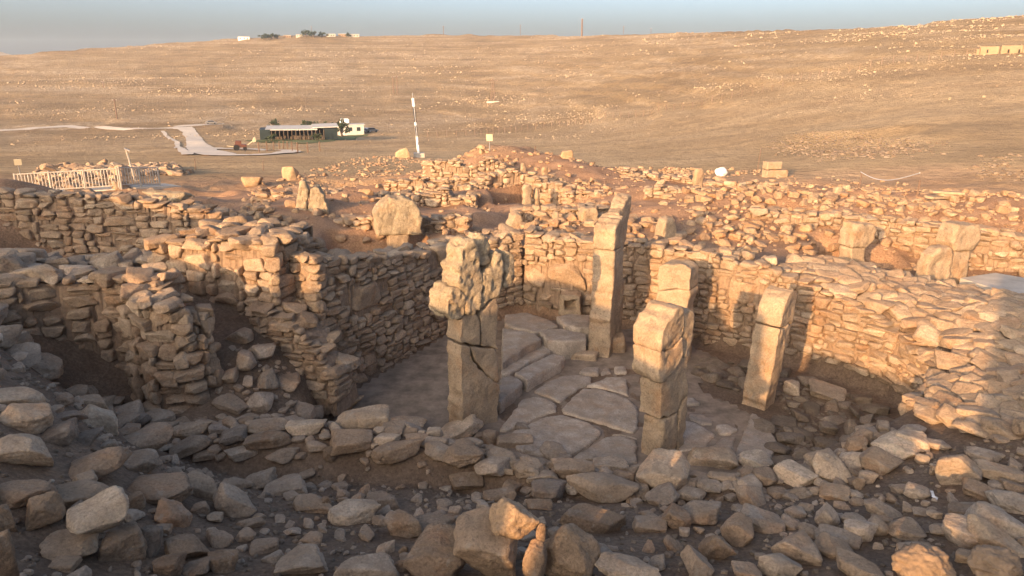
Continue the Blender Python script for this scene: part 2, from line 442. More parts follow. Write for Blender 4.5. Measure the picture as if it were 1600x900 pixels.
class MB:
    """collects boxes, bars and discs into one mesh"""
    def __init__(s): s.v = []; s.f = []
    def add(s, v, f):
        k = len(s.v); s.v += [tuple(q) for q in v]; s.f += [tuple(i + k for i in q) for q in f]; return s
    def box(s, c, d, rz=0.0, tilt=0.0):
        R = Matrix.Rotation(rz, 3, 'Z') @ Matrix.Rotation(tilt, 3, 'Y'); c = Vector(c)
        v = [c + R @ Vector((d[0] * (i - .5), d[1] * (j - .5), d[2] * (k - .5))) for i in (0, 1) for j in (0, 1) for k in (0, 1)]
        return s.add(v, [(0, 1, 3, 2), (4, 6, 7, 5), (0, 4, 5, 1), (2, 3, 7, 6), (0, 2, 6, 4), (1, 5, 7, 3)])
    def tube(s, a, b, r0, r1=None, n=8):
        a = Vector(a); b = Vector(b); r1 = r0 if r1 is None else r1
        w = (b - a).normalized(); u = w.orthogonal().normalized(); t = w.cross(u)
        v = []
        for q, r in ((a, r0), (b, r1)):
            v += [q + (u * math.cos(2 * math.pi * i / n) + t * math.sin(2 * math.pi * i / n)) * r for i in range(n)]
        f = [(i, (i + 1) % n, n + (i + 1) % n, n + i) for i in range(n)] + [tuple(range(n - 1, -1, -1)), tuple(range(n, 2 * n))]
        return s.add(v, f)
    def prism(s, pts, y0, y1):
        """outline in x,z pulled along y"""
        n = len(pts)
        v = [(p[0], y0, p[1]) for p in pts] + [(p[0], y1, p[1]) for p in pts]
        return s.add(v, [tuple(range(n)), tuple(range(2 * n - 1, n - 1, -1))] + [(i, i + n, (i + 1) % n + n, (i + 1) % n) for i in range(n)])
    def build(s, name, mat, parent=None, bevel=0.0, smooth=False):
        me = bpy.data.meshes.new(name); me.from_pydata(s.v, [], s.f); me.update()
        bm = bmesh.new(); bm.from_mesh(me)
        bmesh.ops.recalc_face_normals(bm, faces=bm.faces)
        if bevel: bmesh.ops.bevel(bm, geom=list(bm.edges), offset=bevel, segments=2, affect='EDGES', clamp_overlap=True)
        bm.to_mesh(me); bm.free()
        if smooth: me.polygons.foreach_set('use_smooth', [True] * len(me.polygons))
        return link(name, me, mat, parent)

# ---------------------------------------------------------------- ground sheet, hills
def build_ground():
    A = np.concatenate([np.arange(-40, 40.01, .27), np.arange(41, 319, 1.0)])
    A = np.radians(A)
    R = [.25]
    while R[-1] < 60: R.append(R[-1] * (1.03 if R[-1] < 3 else 1.0095))
    while R[-1] < 1200: R.append(R[-1] * 1.016)
    R += [1700, 2300, 3000]
    R = np.array(R)
    rr, aa = np.meshgrid(R, A, indexing='ij')
    x = rr * np.sin(aa); y = rr * np.cos(aa)
    z = np.zeros_like(x)
    for i in range(0, len(R), 60):
        z[i:i + 60] = ground(x[i:i + 60], y[i:i + 60])
    z[-3:] = np.minimum(z[-3:], np.array([[2], [-2], [-6]]))
    na = len(A); nr = len(R)
    v = np.stack([x, y, z], -1).reshape(-1, 3)
    i = np.arange(nr - 1)[:, None] * na; j = np.arange(na)[None]; j2 = (j + 1) % na
    f = np.stack([i + j, i + j2, i + na + j2, i + na + j], -1).reshape(-1, 4)
    c = len(v)
    v = np.vstack([v, [0, 0, v[:na, 2].mean()]])
    f2 = np.stack([np.full(na, c), (np.arange(na) + 1) % na, np.arange(na), np.arange(na)], -1)
    me = mesh_np('ground', v, f)
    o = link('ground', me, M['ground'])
    tag(o, 'brown excavated soil running out to dry grass hills', kind='structure')
build_ground()

# ---------------------------------------------------------------- stone shapes
_ico = {}
def ico(sub):
    if sub not in _ico:
        bm = bmesh.new(); bmesh.ops.create_icosphere(bm, subdivisions=sub, radius=1.0)
        v = np.array([q.co for q in bm.verts]); f = np.array([[q.index for q in p.verts] for p in bm.faces])
        v /= np.linalg.norm(v, axis=1)[:, None]
        bm.free(); _ico[sub] = (v, f)
    return _ico[sub]
KINDS = {   # box jitter, extra planes, plane distance range, edge sharpness, roughness
    'block':   (.17, 6, (.80, 1.02), 22, .04),
    'slab':    (.16, 6, (.74, 1.0), 24, .035),
    'boulder': (.30, 10, (.66, .95), 19, .055),
    'angular': (.35, 9, (.62, .95), 26, .03),
    'rough':   (.30, 8, (.70, .95), 12, .09),
}
def stone_shape(kind, seed, sub):
    d, f = ico(sub); rs = np.random.RandomState(seed * 77 + len(kind) * 1013)
    jit, k, (lo, hi), sharp, rough = KINDS[kind]
    n = np.concatenate([np.eye(3), -np.eye(3)]) + rs.randn(6, 3) * jit
    e = rs.randn(k, 3)
    n = np.concatenate([n, e]); n /= np.linalg.norm(n, axis=1)[:, None]
    dist = np.concatenate([rs.uniform(.86, 1.0, 6), rs.uniform(lo, hi, k) * 1.18])
    c = np.maximum(d @ n.T, 1e-3) / dist[None]
    r = (c ** sharp).sum(1) ** (-1.0 / sharp)
    o = rs.rand(3) * 50
    r = r * (1 + rough * 2.0 * fbm(d * 1.7 + o, seed, 3) + rough * 1.2 * fbm(d * 5 + o, seed + 9, 4) + rough * .55 * fbm(d * 14 + o, seed + 19, 3))
    if kind in ('slab', 'block', 'angular'):     # shallow ledges left by splitting
        led = np.floor((d[:, 2] * r + .12 * noise3(d * 2 + o, 4)) * 5) / 5
        r = r * (1 + .018 * np.sin(led * 37.0))
    v = d * r[:, None]
    v -= (v.max(0) + v.min(0)) / 2; v /= (v.max(0) - v.min(0))
    return v, f
LIB = {}
NV = {'block': 16, 'slab': 16, 'boulder': 18, 'angular': 16, 'rough': 6}
def lib(kind, i, sub, mat):
    i %= NV[kind]
    key = (kind, i, sub, mat)
    if key not in LIB:
        v, f = stone_shape(kind, i + 1, sub)
        me = mesh_np('%s_stone' % kind, v, f, sub > 2); me.materials.append(M[mat]); LIB[key] = me
    return LIB[key]
_raw = {}
def raw(kind, i, sub):
    i %= NV[kind]
    if (kind, i, sub) not in _raw: _raw[(kind, i, sub)] = stone_shape(kind, i + 1, sub)
    return _raw[(kind, i, sub)]
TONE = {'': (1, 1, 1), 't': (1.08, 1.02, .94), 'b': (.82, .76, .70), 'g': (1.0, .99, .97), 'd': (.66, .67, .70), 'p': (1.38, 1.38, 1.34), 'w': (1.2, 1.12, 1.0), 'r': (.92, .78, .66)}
def sub_for(px):
    return 5 if px > 48 else 4 if px > 20 else 3 if px > 9 else 2
def mat4(loc, rot, size):
    return Matrix.Translation(loc) @ rot.to_4x4() @ Matrix.Diagonal((*size, 1))
def stone(name, loc, rot, size, kind='boulder', i=0, mat='rubble', parent=None, tone='', sub=None):
    """one stone as its own object; its mesh is shared with alike stones"""
    w = Vector(loc) + (parent.location if parent else Vector())
    if sub is None: sub = sub_for(max(size) / max(mpp(w), 1e-4))
    o = bpy.data.objects.new(name, lib(kind, i, sub, mat)); COL.objects.link(o)
    if parent: o.parent = parent
    o.matrix_local = mat4(loc, rot, size)
    c = TONE[tone]; k = rnd.uniform(.88, 1.12)
    o.color = (c[0] * k, c[1] * k, c[2] * k, 1)
    return o
def joined(name, items, mat, parent=None, label=None):
    """many stones too small to pick apart, as one mesh of kind stuff; items: (matrix, kind, i, sub)"""
    V = []; F = []; k = 0
    for m, kind, i, sub in items:
        v, f = raw(kind, i, sub); A = np.array(m)
        V.append(v @ A[:3, :3].T + A[:3, 3]); F.append(f + k); k += len(v)
    if not V: return None
    o = link(name, mesh_np(name, np.vstack(V), np.vstack(F), False), M[mat], parent)
    tag(o, label, kind='stuff')
    return o
def rot_rand(tilt=.25):
    return Euler((rnd.gauss(0, tilt), rnd.gauss(0, tilt), rnd.uniform(0, 6.283))).to_matrix()
# ---------------------------------------------------------------- dry stone walls
def resample(path, step=.08):
    P = np.array(path, float); s = np.concatenate([[0], np.cumsum(np.hypot(*np.diff(P[:, :2], axis=0).T))])
    n = max(3, int(s[-1] / step)); q = np.linspace(0, s[-1], n)
    S = np.stack([np.interp(q, s, P[:, k]) for k in range(4)], 1)
    return q, S
def pack(L, zb, zt, wr, hr, rs, dx=.03, big=.08):
    n = len(zb); top = zb.copy(); out = []
    guard = 0
    while guard < 5000:
        guard += 1
        room = zt - top
        cand = np.where(room > .05)[0]
        if len(cand) == 0: break
        i = cand[np.argmin(top[cand] - zb[cand])]
        a = i
        while a > 0 and abs(top[a - 1] - top[i]) < .035 and zt[a - 1] - top[a - 1] > .03: a -= 1
        b = i
        while b < n - 1 and abs(top[b + 1] - top[i]) < .035 and zt[b + 1] - top[b + 1] > .03: b += 1
        seg = (b - a + 1) * dx
        w = rs.uniform(*wr); h = rs.uniform(*hr)
        if rs.rand() < big: w *= 1.5; h *= 1.5
        if rs.rand() < .18: w *= .5; h *= .8
        if seg < .1:
            lo = min(top[a - 1] if a > 0 else 1e9, top[b + 1] if b < n - 1 else 1e9)
            if lo > 1e8: lo = top[i] + .1
            lo = max(lo, top[i] + .02)
            if seg > .055: out.append(((a + b + 1) / 2 * dx, (top[i] + lo) / 2, seg, lo - top[i]))
            top[a:b + 1] = lo; continue
        if w > seg or seg - w < .1: w = min(seg, w * 1.35)
        k = max(1, int(round(w / dx)))
        if rs.rand() < .5: a2 = a
        else: a2 = b - k + 1
        a2 = max(a, a2); b2 = min(b, a2 + k - 1)
        base = top[a2:b2 + 1].max(); h = min(h, max(.06, zt[a2:b2 + 1].min() - base + .04))
        out.append(((a2 + b2 + 1) / 2 * dx, base + h / 2, (b2 - a2 + 1) * dx, h))
        top[a2:b2 + 1] = base + h
    return out
WALLN = [0]
def wall(label, cat, path, thick=.6, wr=(.18, .42), hr=(.08, .16), batter=.04, specials=(), cap=1.0, both=False, tone='', mat='wall', seed=1,
         rag=.06, capsize=(.2, .42), ends=True, name='dry_stone_wall', group=None, kinds=('block', 'block', 'block', 'slab', 'boulder'), maxpx=None, bulge=.05, core='mortar', drop=0.0):
    """a dry stone wall seen from its right-hand side; the mud core carries stones of its own"""
    rs = np.random.RandomState(seed); q, S = resample(path, .03)
    L = q[-1]; n = len(q); dx = L / n
    org = Vector((S[:, 0].mean(), S[:, 1].mean(), S[:, 2].mean()))
    T = np.gradient(S[:, :2], axis=0); k = np.ones(15) / 15
    T = np.stack([np.convolve(np.pad(T[:, j], 7, mode='edge'), k, 'valid') for j in (0, 1)], 1)
    T /= np.linalg.norm(T, axis=1)[:, None]
    NR = np.stack([T[:, 1], -T[:, 0]], 1)
    zb = S[:, 2]; zt = S[:, 3] + rag * 1.6 * fbm2(q, q * 0 + seed * 3.1, .55, seed, 3)
    # core
    idx = np.unique(np.concatenate([np.arange(0, n, 4), [n - 1]])); V = []; F = []
    ring = [(-.07, 0), (-.07, 1), (-thick + .12, 1), (-thick + .12 if both else -thick, 0)]
    for i in idx:
        for off, up in ring:
            p = S[i, :2] + NR[i] * (off - (batter * (zt[i] - zb[i]) if up and off > -.3 else 0))
            V.append((p[0] - org.x, p[1] - org.y, (zb[i] - .25 if not up else zt[i] - .09) - org.z))
    for j in range(len(idx) - 1):
        for k in range(4):
            F.append((j * 4 + k, j * 4 + (k + 1) % 4, j * 4 + 4 + (k + 1) % 4, j * 4 + 4 + k))
    F += [(3, 2, 1, 0), tuple(len(V) - 4 + k for k in range(4))]
    me = bpy.data.meshes.new(name); me.from_pydata(V, [], F); me.update()
    bm = bmesh.new(); bm.from_mesh(me); bmesh.ops.recalc_face_normals(bm, faces=bm.faces)
    bmesh.ops.subdivide_edges(bm, edges=bm.edges, cuts=2, use_grid_fill=True)
    for v in bm.verts:
        v.co += Vector((rs.randn(), rs.randn(), rs.randn())) * .015
    bm.to_mesh(me); bm.free()
    W = link(name, me, M[core]); W.location = org
    tag(W, label, cat, group)
    items = []
    def at(s): return min(n - 1, max(0, int(s / dx)))
    for side in ((1, -1) if both else (1,)):
        for (s, z, w, h) in pack(L, zb - .02, zt, wr, hr, rs, dx):
            if side == 1 and any(abs(s - a) < (w + b) * .5 * .86 and abs(z - c) < (h + d) * .5 * .86 for a, c, b, d, *_ in specials): continue
            if drop and rs.rand() < drop: continue
            i = at(s); dep = min(.5, max(w * rs.uniform(.6, .95), .2)); t, m = T[i], NR[i]
            lean = batter * (z - zb[i]); out = rs.uniform(-.03, bulge)
            off = -dep / 2 + .02 - lean + out if side == 1 else -thick + dep / 2 - .02 + lean - out
            R = Matrix(((t[0], -m[0], 0), (t[1], -m[1], 0), (0, 0, 1)))
            R = R @ Euler((rs.randn() * .07, rs.randn() * .055, rs.randn() * .10)).to_matrix()
            items.append((Vector((S[i, 0] + m[0] * off, S[i, 1] + m[1] * off, z)), R, (w * 1.03, dep, h * 1.04), kinds[rs.randint(len(kinds))], rs.randint(50)))
    for (s, z, w, h, kd, i0, *o) in specials:
        i = at(s); t, m = T[i], NR[i]; dep = .4
        R = Matrix(((t[0], -m[0], 0), (t[1], -m[1], 0), (0, 0, 1))) @ Euler((0, (o[0] if o else 0), 0)).to_matrix()
        items.append((Vector((S[i, 0] - m[0] * (.15 + batter * (z - zb[i])), S[i, 1] - m[1] * (.15 + batter * (z - zb[i])), z)), R, (w, dep, h), kd, i0))
    # loose capping
    pts = []
    tries = int(cap * L * thick * 60)
    for _ in range(tries):
        s = rs.uniform(0, L); a = rs.uniform(.12, thick - .1); r = rs.uniform(*capsize) * (1.35 if rs.rand() < .15 else 1)
        if any((s - b[0]) ** 2 + (a - b[1]) ** 2 < ((r + b[2]) * .40) ** 2 for b in pts): continue
        pts.append((s, a, r))
    for s, a, r in pts:
        i = at(s); m = NR[i]; h = r * rs.uniform(.3, .55)
        p = Vector((S[i, 0] - m[0] * a, S[i, 1] - m[1] * a, zt[i] - .09 + h * .32))
        R = Euler((rs.randn() * .13, rs.randn() * .13, rs.uniform(0, 6.28))).to_matrix()
        items.append((p, R, (r * 1.15, r * rs.uniform(.65, .95), h), ('slab', 'boulder', 'block', 'angular')[rs.randint(4)], rs.randint(50)))
    if ends:
        for i, sg in ((0, -1), (n - 1, 1)):
            z = zb[i]
            while z < zt[i] - .05:
                h = rs.uniform(*hr) * 1.1; a = .02
                while a < thick - .08:
                    w = min(rs.uniform(*wr), thick - a); t, m = T[i] * sg, NR[i]
                    R = Matrix(((m[0], -t[0], 0), (m[1], -t[1], 0), (0, 0, 1))) @ Euler((rs.randn() * .06, rs.randn() * .06, rs.randn() * .1)).to_matrix()
                    ctr = S[i, :2] - m * (a + w / 2) + t * (-.08 + rs.uniform(-.03, .04))
                    items.append((Vector((ctr[0], ctr[1], z + h / 2)), R, (w, .28, h * 1.03), kinds[rs.randint(len(kinds))], rs.randint(50)))
                    a += w
                z += h
    items.sort(key=lambda q: -max(q[2]) / mpp(q[0]))
    for p, R, sz, kd, ii in items[:300]:
        stone('stone', p - org, R, sz, kd, ii, mat, W, tone)
    if len(items) > 300:
        joined('small_stones', [(mat4(p - org, R, sz), kd, ii, 3 if max(sz) / mpp(p) > 12 else 2) for p, R, sz, kd, ii in items[300:]], mat, W)
    WALLN[0] += len(items)
    return W, S, T, NR

def Y3(px, py, Y): return at_y(px, py, Y)
def wp(px, Y, zb, zt):
    """a point of a wall line at photo column px and world distance Y"""
    x = (px - 800.0) / FPX * (Y * CP - ((zb + zt) / 2 - CAM_H) * SP)
    return (x, Y, zb, zt)

# the sunken court
wall('long shaded inner wall on the left side of the sunken court, with one big smooth slab', 'wall',
     [(-3.35, 12.45, .0, 2.75), (-2.45, 14.2, .0, 2.28), (-1.5, 16.05, .05, 2.02), (-.55, 16.9, .2, 2.05), (.25, 17.4, .3, 2.1)],
     thick=.85, seed=11, specials=[(1.35, 1.62, .98, .58, 'slab', 3, -.1), (4.1, 1.85, .62, .5, 'block', 4)], hr=(.09, .18), wr=(.2, .44), cap=.8)
wall('curved back wall of the sunken court, holding the stone with a square hole', 'wall',
     [(.25, 17.4, .3, 2.08), (1.3, 16.75, .3, 2.02), (2.9, 16.3, .2, 2.05), (4.2, 15.3, .05, 2.05)],
     thick=.9, seed=12, specials=[(1.15, 1.15, 1.0, .68, 'boulder', 5), (.28, 1.0, .62, .5, 'boulder', 2)], hr=(.1, .19), wr=(.22, .48), cap=1.0, ends=False)
wall('sunlit right inner wall of the sunken court curving towards the stone slope', 'wall',
     [(4.2, 15.3, .05, 2.05), (5.1, 14.65, .15, 1.95), (5.9, 13.95, .3, 1.75), (6.5, 13.3, .3, 1.5), (6.95, 12.7, .25, 1.3), (7.1, 12.1, .25, 1.2)],
     thick=1.0, seed=13, specials=[(.75, 1.35, .8, .48, 'slab', 6)], hr=(.08, .16), wr=(.2, .44), cap=1.1, ends=False)
wall('inner wall of the sunken court under the near right corner of the stone slope', 'wall',
     [(6.98, 12.55, .25, 1.28), (7.08, 12.0, .25, 1.2), (6.95, 11.4, .25, 1.15), (6.4, 10.7, .25, 1.15), (5.75, 10.1, .25, 1.2)],
     thick=.9, seed=14, hr=(.09, .18), wr=(.22, .46), cap=1.0, ends=False)

# left ruins
wall('square stump of wall left of the court, its top and front stones in sun', 'wall',
     [(-6.55, 12.95, 1.3, 2.9), (-5.4, 12.5, 1.0, 3.0), (-4.02, 12.15, .75, 3.08), (-3.78, 12.75, .5, 3.05), (-3.55, 13.9, .5, 2.75)],
     thick=1.9, seed=21, hr=(.14, .27), wr=(.34, .68), cap=1.3, capsize=(.3, .6), rag=.1, both=False, kinds=('block', 'block', 'slab', 'boulder'))
wall('long shaded dry stone wall at far left below the railing', 'wall',
     [(-13.6, 16.2, 1.6, 3.15), (-12.0, 16.9, 1.5, 3.12), (-9.5, 17.0, 1.35, 2.98), (-7.6, 17.1, 1.4, 2.75), (-6.9, 17.3, 1.6, 2.5)],
     thick=.8, seed=22, hr=(.11, .21), wr=(.28, .6), cap=.7, rag=.05)
wall('short return wall in shade at the left end of the long wall', 'wall',
     [(-13.0, 14.2, 1.9, 3.0), (-13.1, 15.2, 1.8, 3.1), (-12.9, 16.5, 1.6, 3.15)], thick=.7, seed=23, hr=(.12, .22), wr=(.3, .6))
wall('dark curved retaining wall behind the hollow at left', 'wall',
     [(-8.0, 10.6, 1.7, 2.75), (-7.2, 11.2, 1.0, 2.7), (-6.4, 11.3, .9, 2.72), (-5.7, 11.0, .85, 2.75)],
     thick=.8, seed=24, hr=(.12, .24), wr=(.32, .66), cap=1.2, capsize=(.3, .62), rag=.1, kinds=('block', 'slab', 'boulder', 'boulder'))
wall('ragged wall stub with sunlit rocks on its top beside the dark hollow', 'wall',
     [(-6.05, 10.75, .8, 2.55), (-5.45, 10.25, .75, 2.62), (-4.75, 10.3, .7, 2.5), (-4.55, 10.9, .7, 2.3)],
     thick=.75, seed=25, hr=(.14, .3), wr=(.3, .62), cap=1.0, capsize=(.26, .5), rag=.14, batter=.1, bulge=.1, kinds=('block', 'slab', 'boulder', 'angular'))
wall('low stepped wall of flat stones leading to the left corner of the court', 'wall',
     [(-4.5, 11.95, .6, 1.95), (-3.75, 11.75, .5, 1.8), (-3.35, 11.6, .45, 1.35), (-3.0, 11.5, .4, .95)],
     thick=.8, seed=26, hr=(.1, .2), wr=(.3, .6), cap=1.1, capsize=(.26, .5), rag=.1)

# walls of the second court and terraces behind
wall('sunlit masonry wall at right behind the two broken pillars', 'wall',
     [wp(1180, 20.2, 1.0, 2.0), wp(1290, 20.0, .9, 2.0), wp(1400, 19.3, .75, 1.95), wp(1500, 18.7, .7, 1.85), wp(1640, 18.2, .6, 1.75), wp(1760, 17.6, .5, 1.7)],
     thick=.8, seed=31, drop=.16, bulge=.1, kinds=('block', 'slab', 'angular', 'boulder'), hr=(.1, .19), wr=(.24, .52), cap=1.1)
wall('upper sunlit terrace wall below the wooden planks', 'wall',
     [wp(1010, 24.5, .9, 1.95), wp(1110, 24.3, .8, 2.0), wp(1240, 24.2, .8, 1.75), wp(1380, 23.8, .7, 1.7), wp(1500, 23.2, .7, 1.5), wp(1640, 22.6, .6, 1.3), wp(1760, 22, .5, 1.2)],
     thick=.8, seed=32, drop=.16, bulge=.1, kinds=('block', 'slab', 'angular', 'boulder'), hr=(.11, .2), wr=(.26, .56), cap=1.1, rag=.1)
wall('dry stone wall behind the mushroom shaped pillar', 'wall',
     [wp(500, 21.4, .5, 1.55), wp(560, 21.0, .5, 1.65), wp(660, 20.8, .6, 1.75), wp(730, 20.6, .9, 1.8)], thick=.7, seed=33, drop=.16, bulge=.1, kinds=('block', 'slab', 'angular', 'boulder'), hr=(.1, .2), wr=(.25, .5), cap=1.1)
wall('sunlit ledge of masonry behind the tall split pillar', 'wall',
     [wp(800, 21.6, .9, 1.75), wp(870, 21.2, .9, 1.95), wp(940, 21.3, .9, 1.9), wp(1010, 21.8, .9, 1.7)], thick=.8, seed=34, drop=.16, bulge=.1, kinds=('block', 'slab', 'angular', 'boulder'), hr=(.12, .24), wr=(.26, .6), cap=1.0, rag=.12)
wall('low curved wall round the dark hollow in the rubble mound', 'wall',
     [wp(735, 29.5, -.1, 1.15), wp(775, 30.6, -.3, 1.5), wp(815, 30.9, -.3, 1.6), wp(845, 30.4, -.3, 1.3), wp(880, 29.6, .1, 1.2)], thick=.8, seed=35, drop=.16, bulge=.1, kinds=('block', 'slab', 'angular', 'boulder'), hr=(.14, .28), wr=(.3, .6), cap=1.1, rag=.2)
wall('broken wall running across the rubble left of the mushroom pillar', 'wall',
     [wp(500, 26.5, .5, 1.3), wp(580, 26.2, .7, 1.45), wp(680, 26.6, .8, 1.5), wp(740, 26.4, .8, 1.4)], thick=.8, seed=36, drop=.16, bulge=.1, kinds=('block', 'slab', 'angular', 'boulder'), hr=(.12, .24), wr=(.28, .55), cap=1.1, rag=.2)
for kx, (ps, lb) in enumerate([
    ([wp(600, 31, .3, 1.2), wp(660, 30.2, .4, 1.35), wp(720, 30.6, .3, 1.3)], 'short broken wall in the rubble left of the dark hollow'),
    ([wp(880, 26.5, .5, 1.35), wp(940, 25.8, .5, 1.5), wp(1000, 26, .5, 1.45), wp(1040, 27, .4, 1.3)], 'curved low wall between the mound and the terrace'),
    ([wp(400, 29, .2, .95), wp(470, 28.2, .3, 1.15), wp(540, 28.6, .4, 1.2)], 'low wall in the rubble behind the twin peaked pillar'),
    ([wp(1090, 28.5, .4, 1.15), wp(1180, 27.8, .4, 1.2), wp(1270, 27.4, .4, 1.1), wp(1360, 26.8, .3, 1.0)], 'long low course of masonry above the terrace wall'),
    ([wp(660, 35, .6, 1.3), wp(720, 34.2, .7, 1.5), wp(790, 34.5, .6, 1.5)], 'broken wall high on the rubble mound')]):
    wall(lb, 'wall', ps, thick=.7, seed=40 + kx, drop=.22, bulge=.12, kinds=('block', 'slab', 'angular', 'boulder'), hr=(.12, .22), wr=(.26, .52), cap=.9, rag=.25)
wall('long tumbled wall along the far edge of the dig at right', 'wall',
     [wp(880, 37, -.1, .75), wp(950, 36, -.1, .7), wp(1060, 34.5, .0, .8), wp(1170, 33, .1, .75), wp(1280, 31.5, .1, .65), wp(1400, 30.5, .1, .5)], thick=.9, seed=37, drop=.16, bulge=.1, kinds=('block', 'slab', 'angular', 'boulder'), hr=(.16, .3), wr=(.3, .66), cap=1.2, rag=.3, capsize=(.3, .6))

# stone with the square hole in the back wall
# ---------------------------------------------------------------- shaped stones cut from outlines
def _inset(poly, d):
    n = len(poly); out = []
    A = sum(poly[i][0] * poly[(i + 1) % n][1] - poly[(i + 1) % n][0] * poly[i][1] for i in range(n))
    sg = 1 if A > 0 else -1
    for i in range(n):
        p0, p1, p2 = (np.array(poly[(i + k) % n][:2], float) for k in (-1, 0, 1))
        e1 = p1 - p0; e2 = p2 - p1
        n1 = np.array([-e1[1], e1[0]]) * sg / (np.linalg.norm(e1) + 1e-9); n2 = np.array([-e2[1], e2[0]]) * sg / (np.linalg.norm(e2) + 1e-9)
        b = n1 + n2; L = np.linalg.norm(b)
        b = n1 if L < .3 else b / L
        out.append(p1 + b * d / max(.5, float(b @ n1)))
    return out
def densify(poly, step, jit, rs):
    out = []
    for i in range(len(poly)):
        a = np.array(poly[i], float); b = np.array(poly[(i + 1) % len(poly)], float); k = max(1, int(np.linalg.norm(b - a) / step))
        for j in range(k):
            p = a + (b - a) * j / k
            out.append(p + (rs.randn(2) * jit if j else 0))
    return out
def cut_mesh(name, parts, voxel=.025, gap=.008, rough=.012, smooth=2, seed=0, jit=.006, low=.02):
    """union of outlines pulled through a thickness, worn and pitted; parts: (outline, t0, t1)"""
    rs = np.random.RandomState(seed); V = []; F = []
    for poly, t0, t1 in parts:
        p = densify(_inset(poly, gap), .09, jit, rs); n = len(p); k = len(V)
        V += [(q[0], t0, q[1]) for q in p] + [(q[0], t1, q[1]) for q in p]
        F += [tuple(k + i for i in range(n)), tuple(k + n + i for i in range(n - 1, -1, -1))] + [(k + i, k + n + i, k + n + (i + 1) % n, k + (i + 1) % n) for i in range(n)]
    me = bpy.data.meshes.new('tmp'); me.from_pydata(V, [], F); me.update()
    bm = bmesh.new(); bm.from_mesh(me); bmesh.ops.triangulate(bm, faces=bm.faces); bmesh.ops.recalc_face_normals(bm, faces=bm.faces); bm.to_mesh(me); bm.free()
    o = bpy.data.objects.new('tmp', me); COL.objects.link(o)
    r = o.modifiers.new('r', 'REMESH'); r.mode = 'VOXEL'; r.voxel_size = voxel
    if smooth:
        s = o.modifiers.new('s', 'SMOOTH'); s.factor = .5; s.iterations = smooth
    dg = bpy.context.evaluated_depsgraph_get()
    nm = bpy.data.meshes.new_from_object(o.evaluated_get(dg))
    bpy.data.objects.remove(o); bpy.data.meshes.remove(me)
    nm.name = name
    nv = len(nm.vertices); co = np.zeros(nv * 3, np.float32); nm.vertices.foreach_get('co', co); co = co.reshape(-1, 3)
    no = np.zeros(nv * 3, np.float32); nm.vertex_normals.foreach_get('vector', no); no = no.reshape(-1, 3)
    off = rs.rand(3) * 40
    d = low * fbm(co * 2.3 + off, seed, 3) + rough * 1.4 * fbm(co * 9 + off, seed + 3, 4)
    pit = np.maximum(fbm(co * 14 + off, seed + 5, 3) - .12, 0)
    d = d - rough * 3.0 * pit
    co = co + no * d[:, None]
    nm.vertices.foreach_set('co', co.astype(np.float32).ravel())
    nm.polygons.foreach_set('use_smooth', [True] * len(nm.polygons)); nm.update()
    return nm
def pillar(label, base, ang, frags, thick, group=None, name='stone_pillar', lean=0.0, twist=0.0, voxel=.025, mat='pillar'):
    """frags: (part name, outline in width/height, thickness factor, material, roughness, shift)"""
    E_ = empty(name, base, ang); E_.rotation_euler = (twist, lean, ang)
    tag(E_, label, 'pillar', group)
    for k, (pn, poly, tf, mt, rg, sh) in enumerate(frags):
        me = cut_mesh(pn, [(poly, -thick / 2 * tf + sh, thick / 2 * tf + sh)], voxel, .003, rg, 4, seed=len(label) * 7 + k, jit=.016, low=.045)
        link(pn, me, M[mt or mat], E_)
    return E_
W47 = math.radians(47)
C = 'weathered'
pillar('cracked pillar in front left of the court, shattered pale head on a tall square shaft', (-.66, 11.62, 0), math.radians(41), [
    ('shaft', [(-.4, -.3), (.4, -.3), (.4, .7), (.26, .8), (.12, .95), (-.1, 1.25), (-.2, 1.56), (-.4, 1.62)], 1.0, None, .008, 0),
    ('shaft', [(.4, .7), (.4, 1.32), (.1, 1.44), (-.05, 1.5), (-.2, 1.56), (-.1, 1.25), (.12, .95), (.26, .8)], .985, None, .009, 0),
    ('shaft', [(-.4, 1.62), (-.05, 1.5), (.03, 1.48), (.02, 1.8), (-.02, 2.02), (-.08, 2.1), (-.4, 2.1)], 1.0, None, .007, 0),
    ('shaft', [(.1, 1.44), (.4, 1.32), (.4, 2.3), (.05, 2.08), (.02, 1.95), (.03, 1.48)], 1.0, None, .008, 0),
    ('head', [(-.46, 2.6), (-.44, 2.9), (-.36, 3.12), (-.25, 3.27), (-.12, 3.33), (-.02, 3.2), (.02, 3.0), (.06, 2.62), (.0, 2.12), (-.12, 2.08), (-.3, 2.12), (-.31, 2.46)], 1.15, 'crust', .03, 0),
    ('head', [(.0, 3.26), (.1, 3.36), (.22, 3.3), (.32, 3.08), (.3, 2.86), (.2, 2.8), (.07, 2.84), (.03, 3.0)], .8, 'crust', .028, .02),
    ('head', [(.03, 2.12), (.4, 2.3), (.48, 2.5), (.5, 2.85), (.44, 3.02), (.36, 2.98), (.3, 2.8), (.08, 2.72), (.06, 2.5)], 1.1, 'crust', .024, 0),
    ('head', [(.56, 2.36), (.7, 2.38), (.78, 2.6), (.76, 2.9), (.66, 3.0), (.57, 2.88)], .9, 'crust', .02, 0),
    ('head', [(-.66, 2.2), (-.58, 2.07), (-.36, 2.06), (-.3, 2.14), (-.32, 2.45), (-.42, 2.6), (-.56, 2.62), (-.65, 2.42)], 1.3, 'crust', .03, .02)], .4)
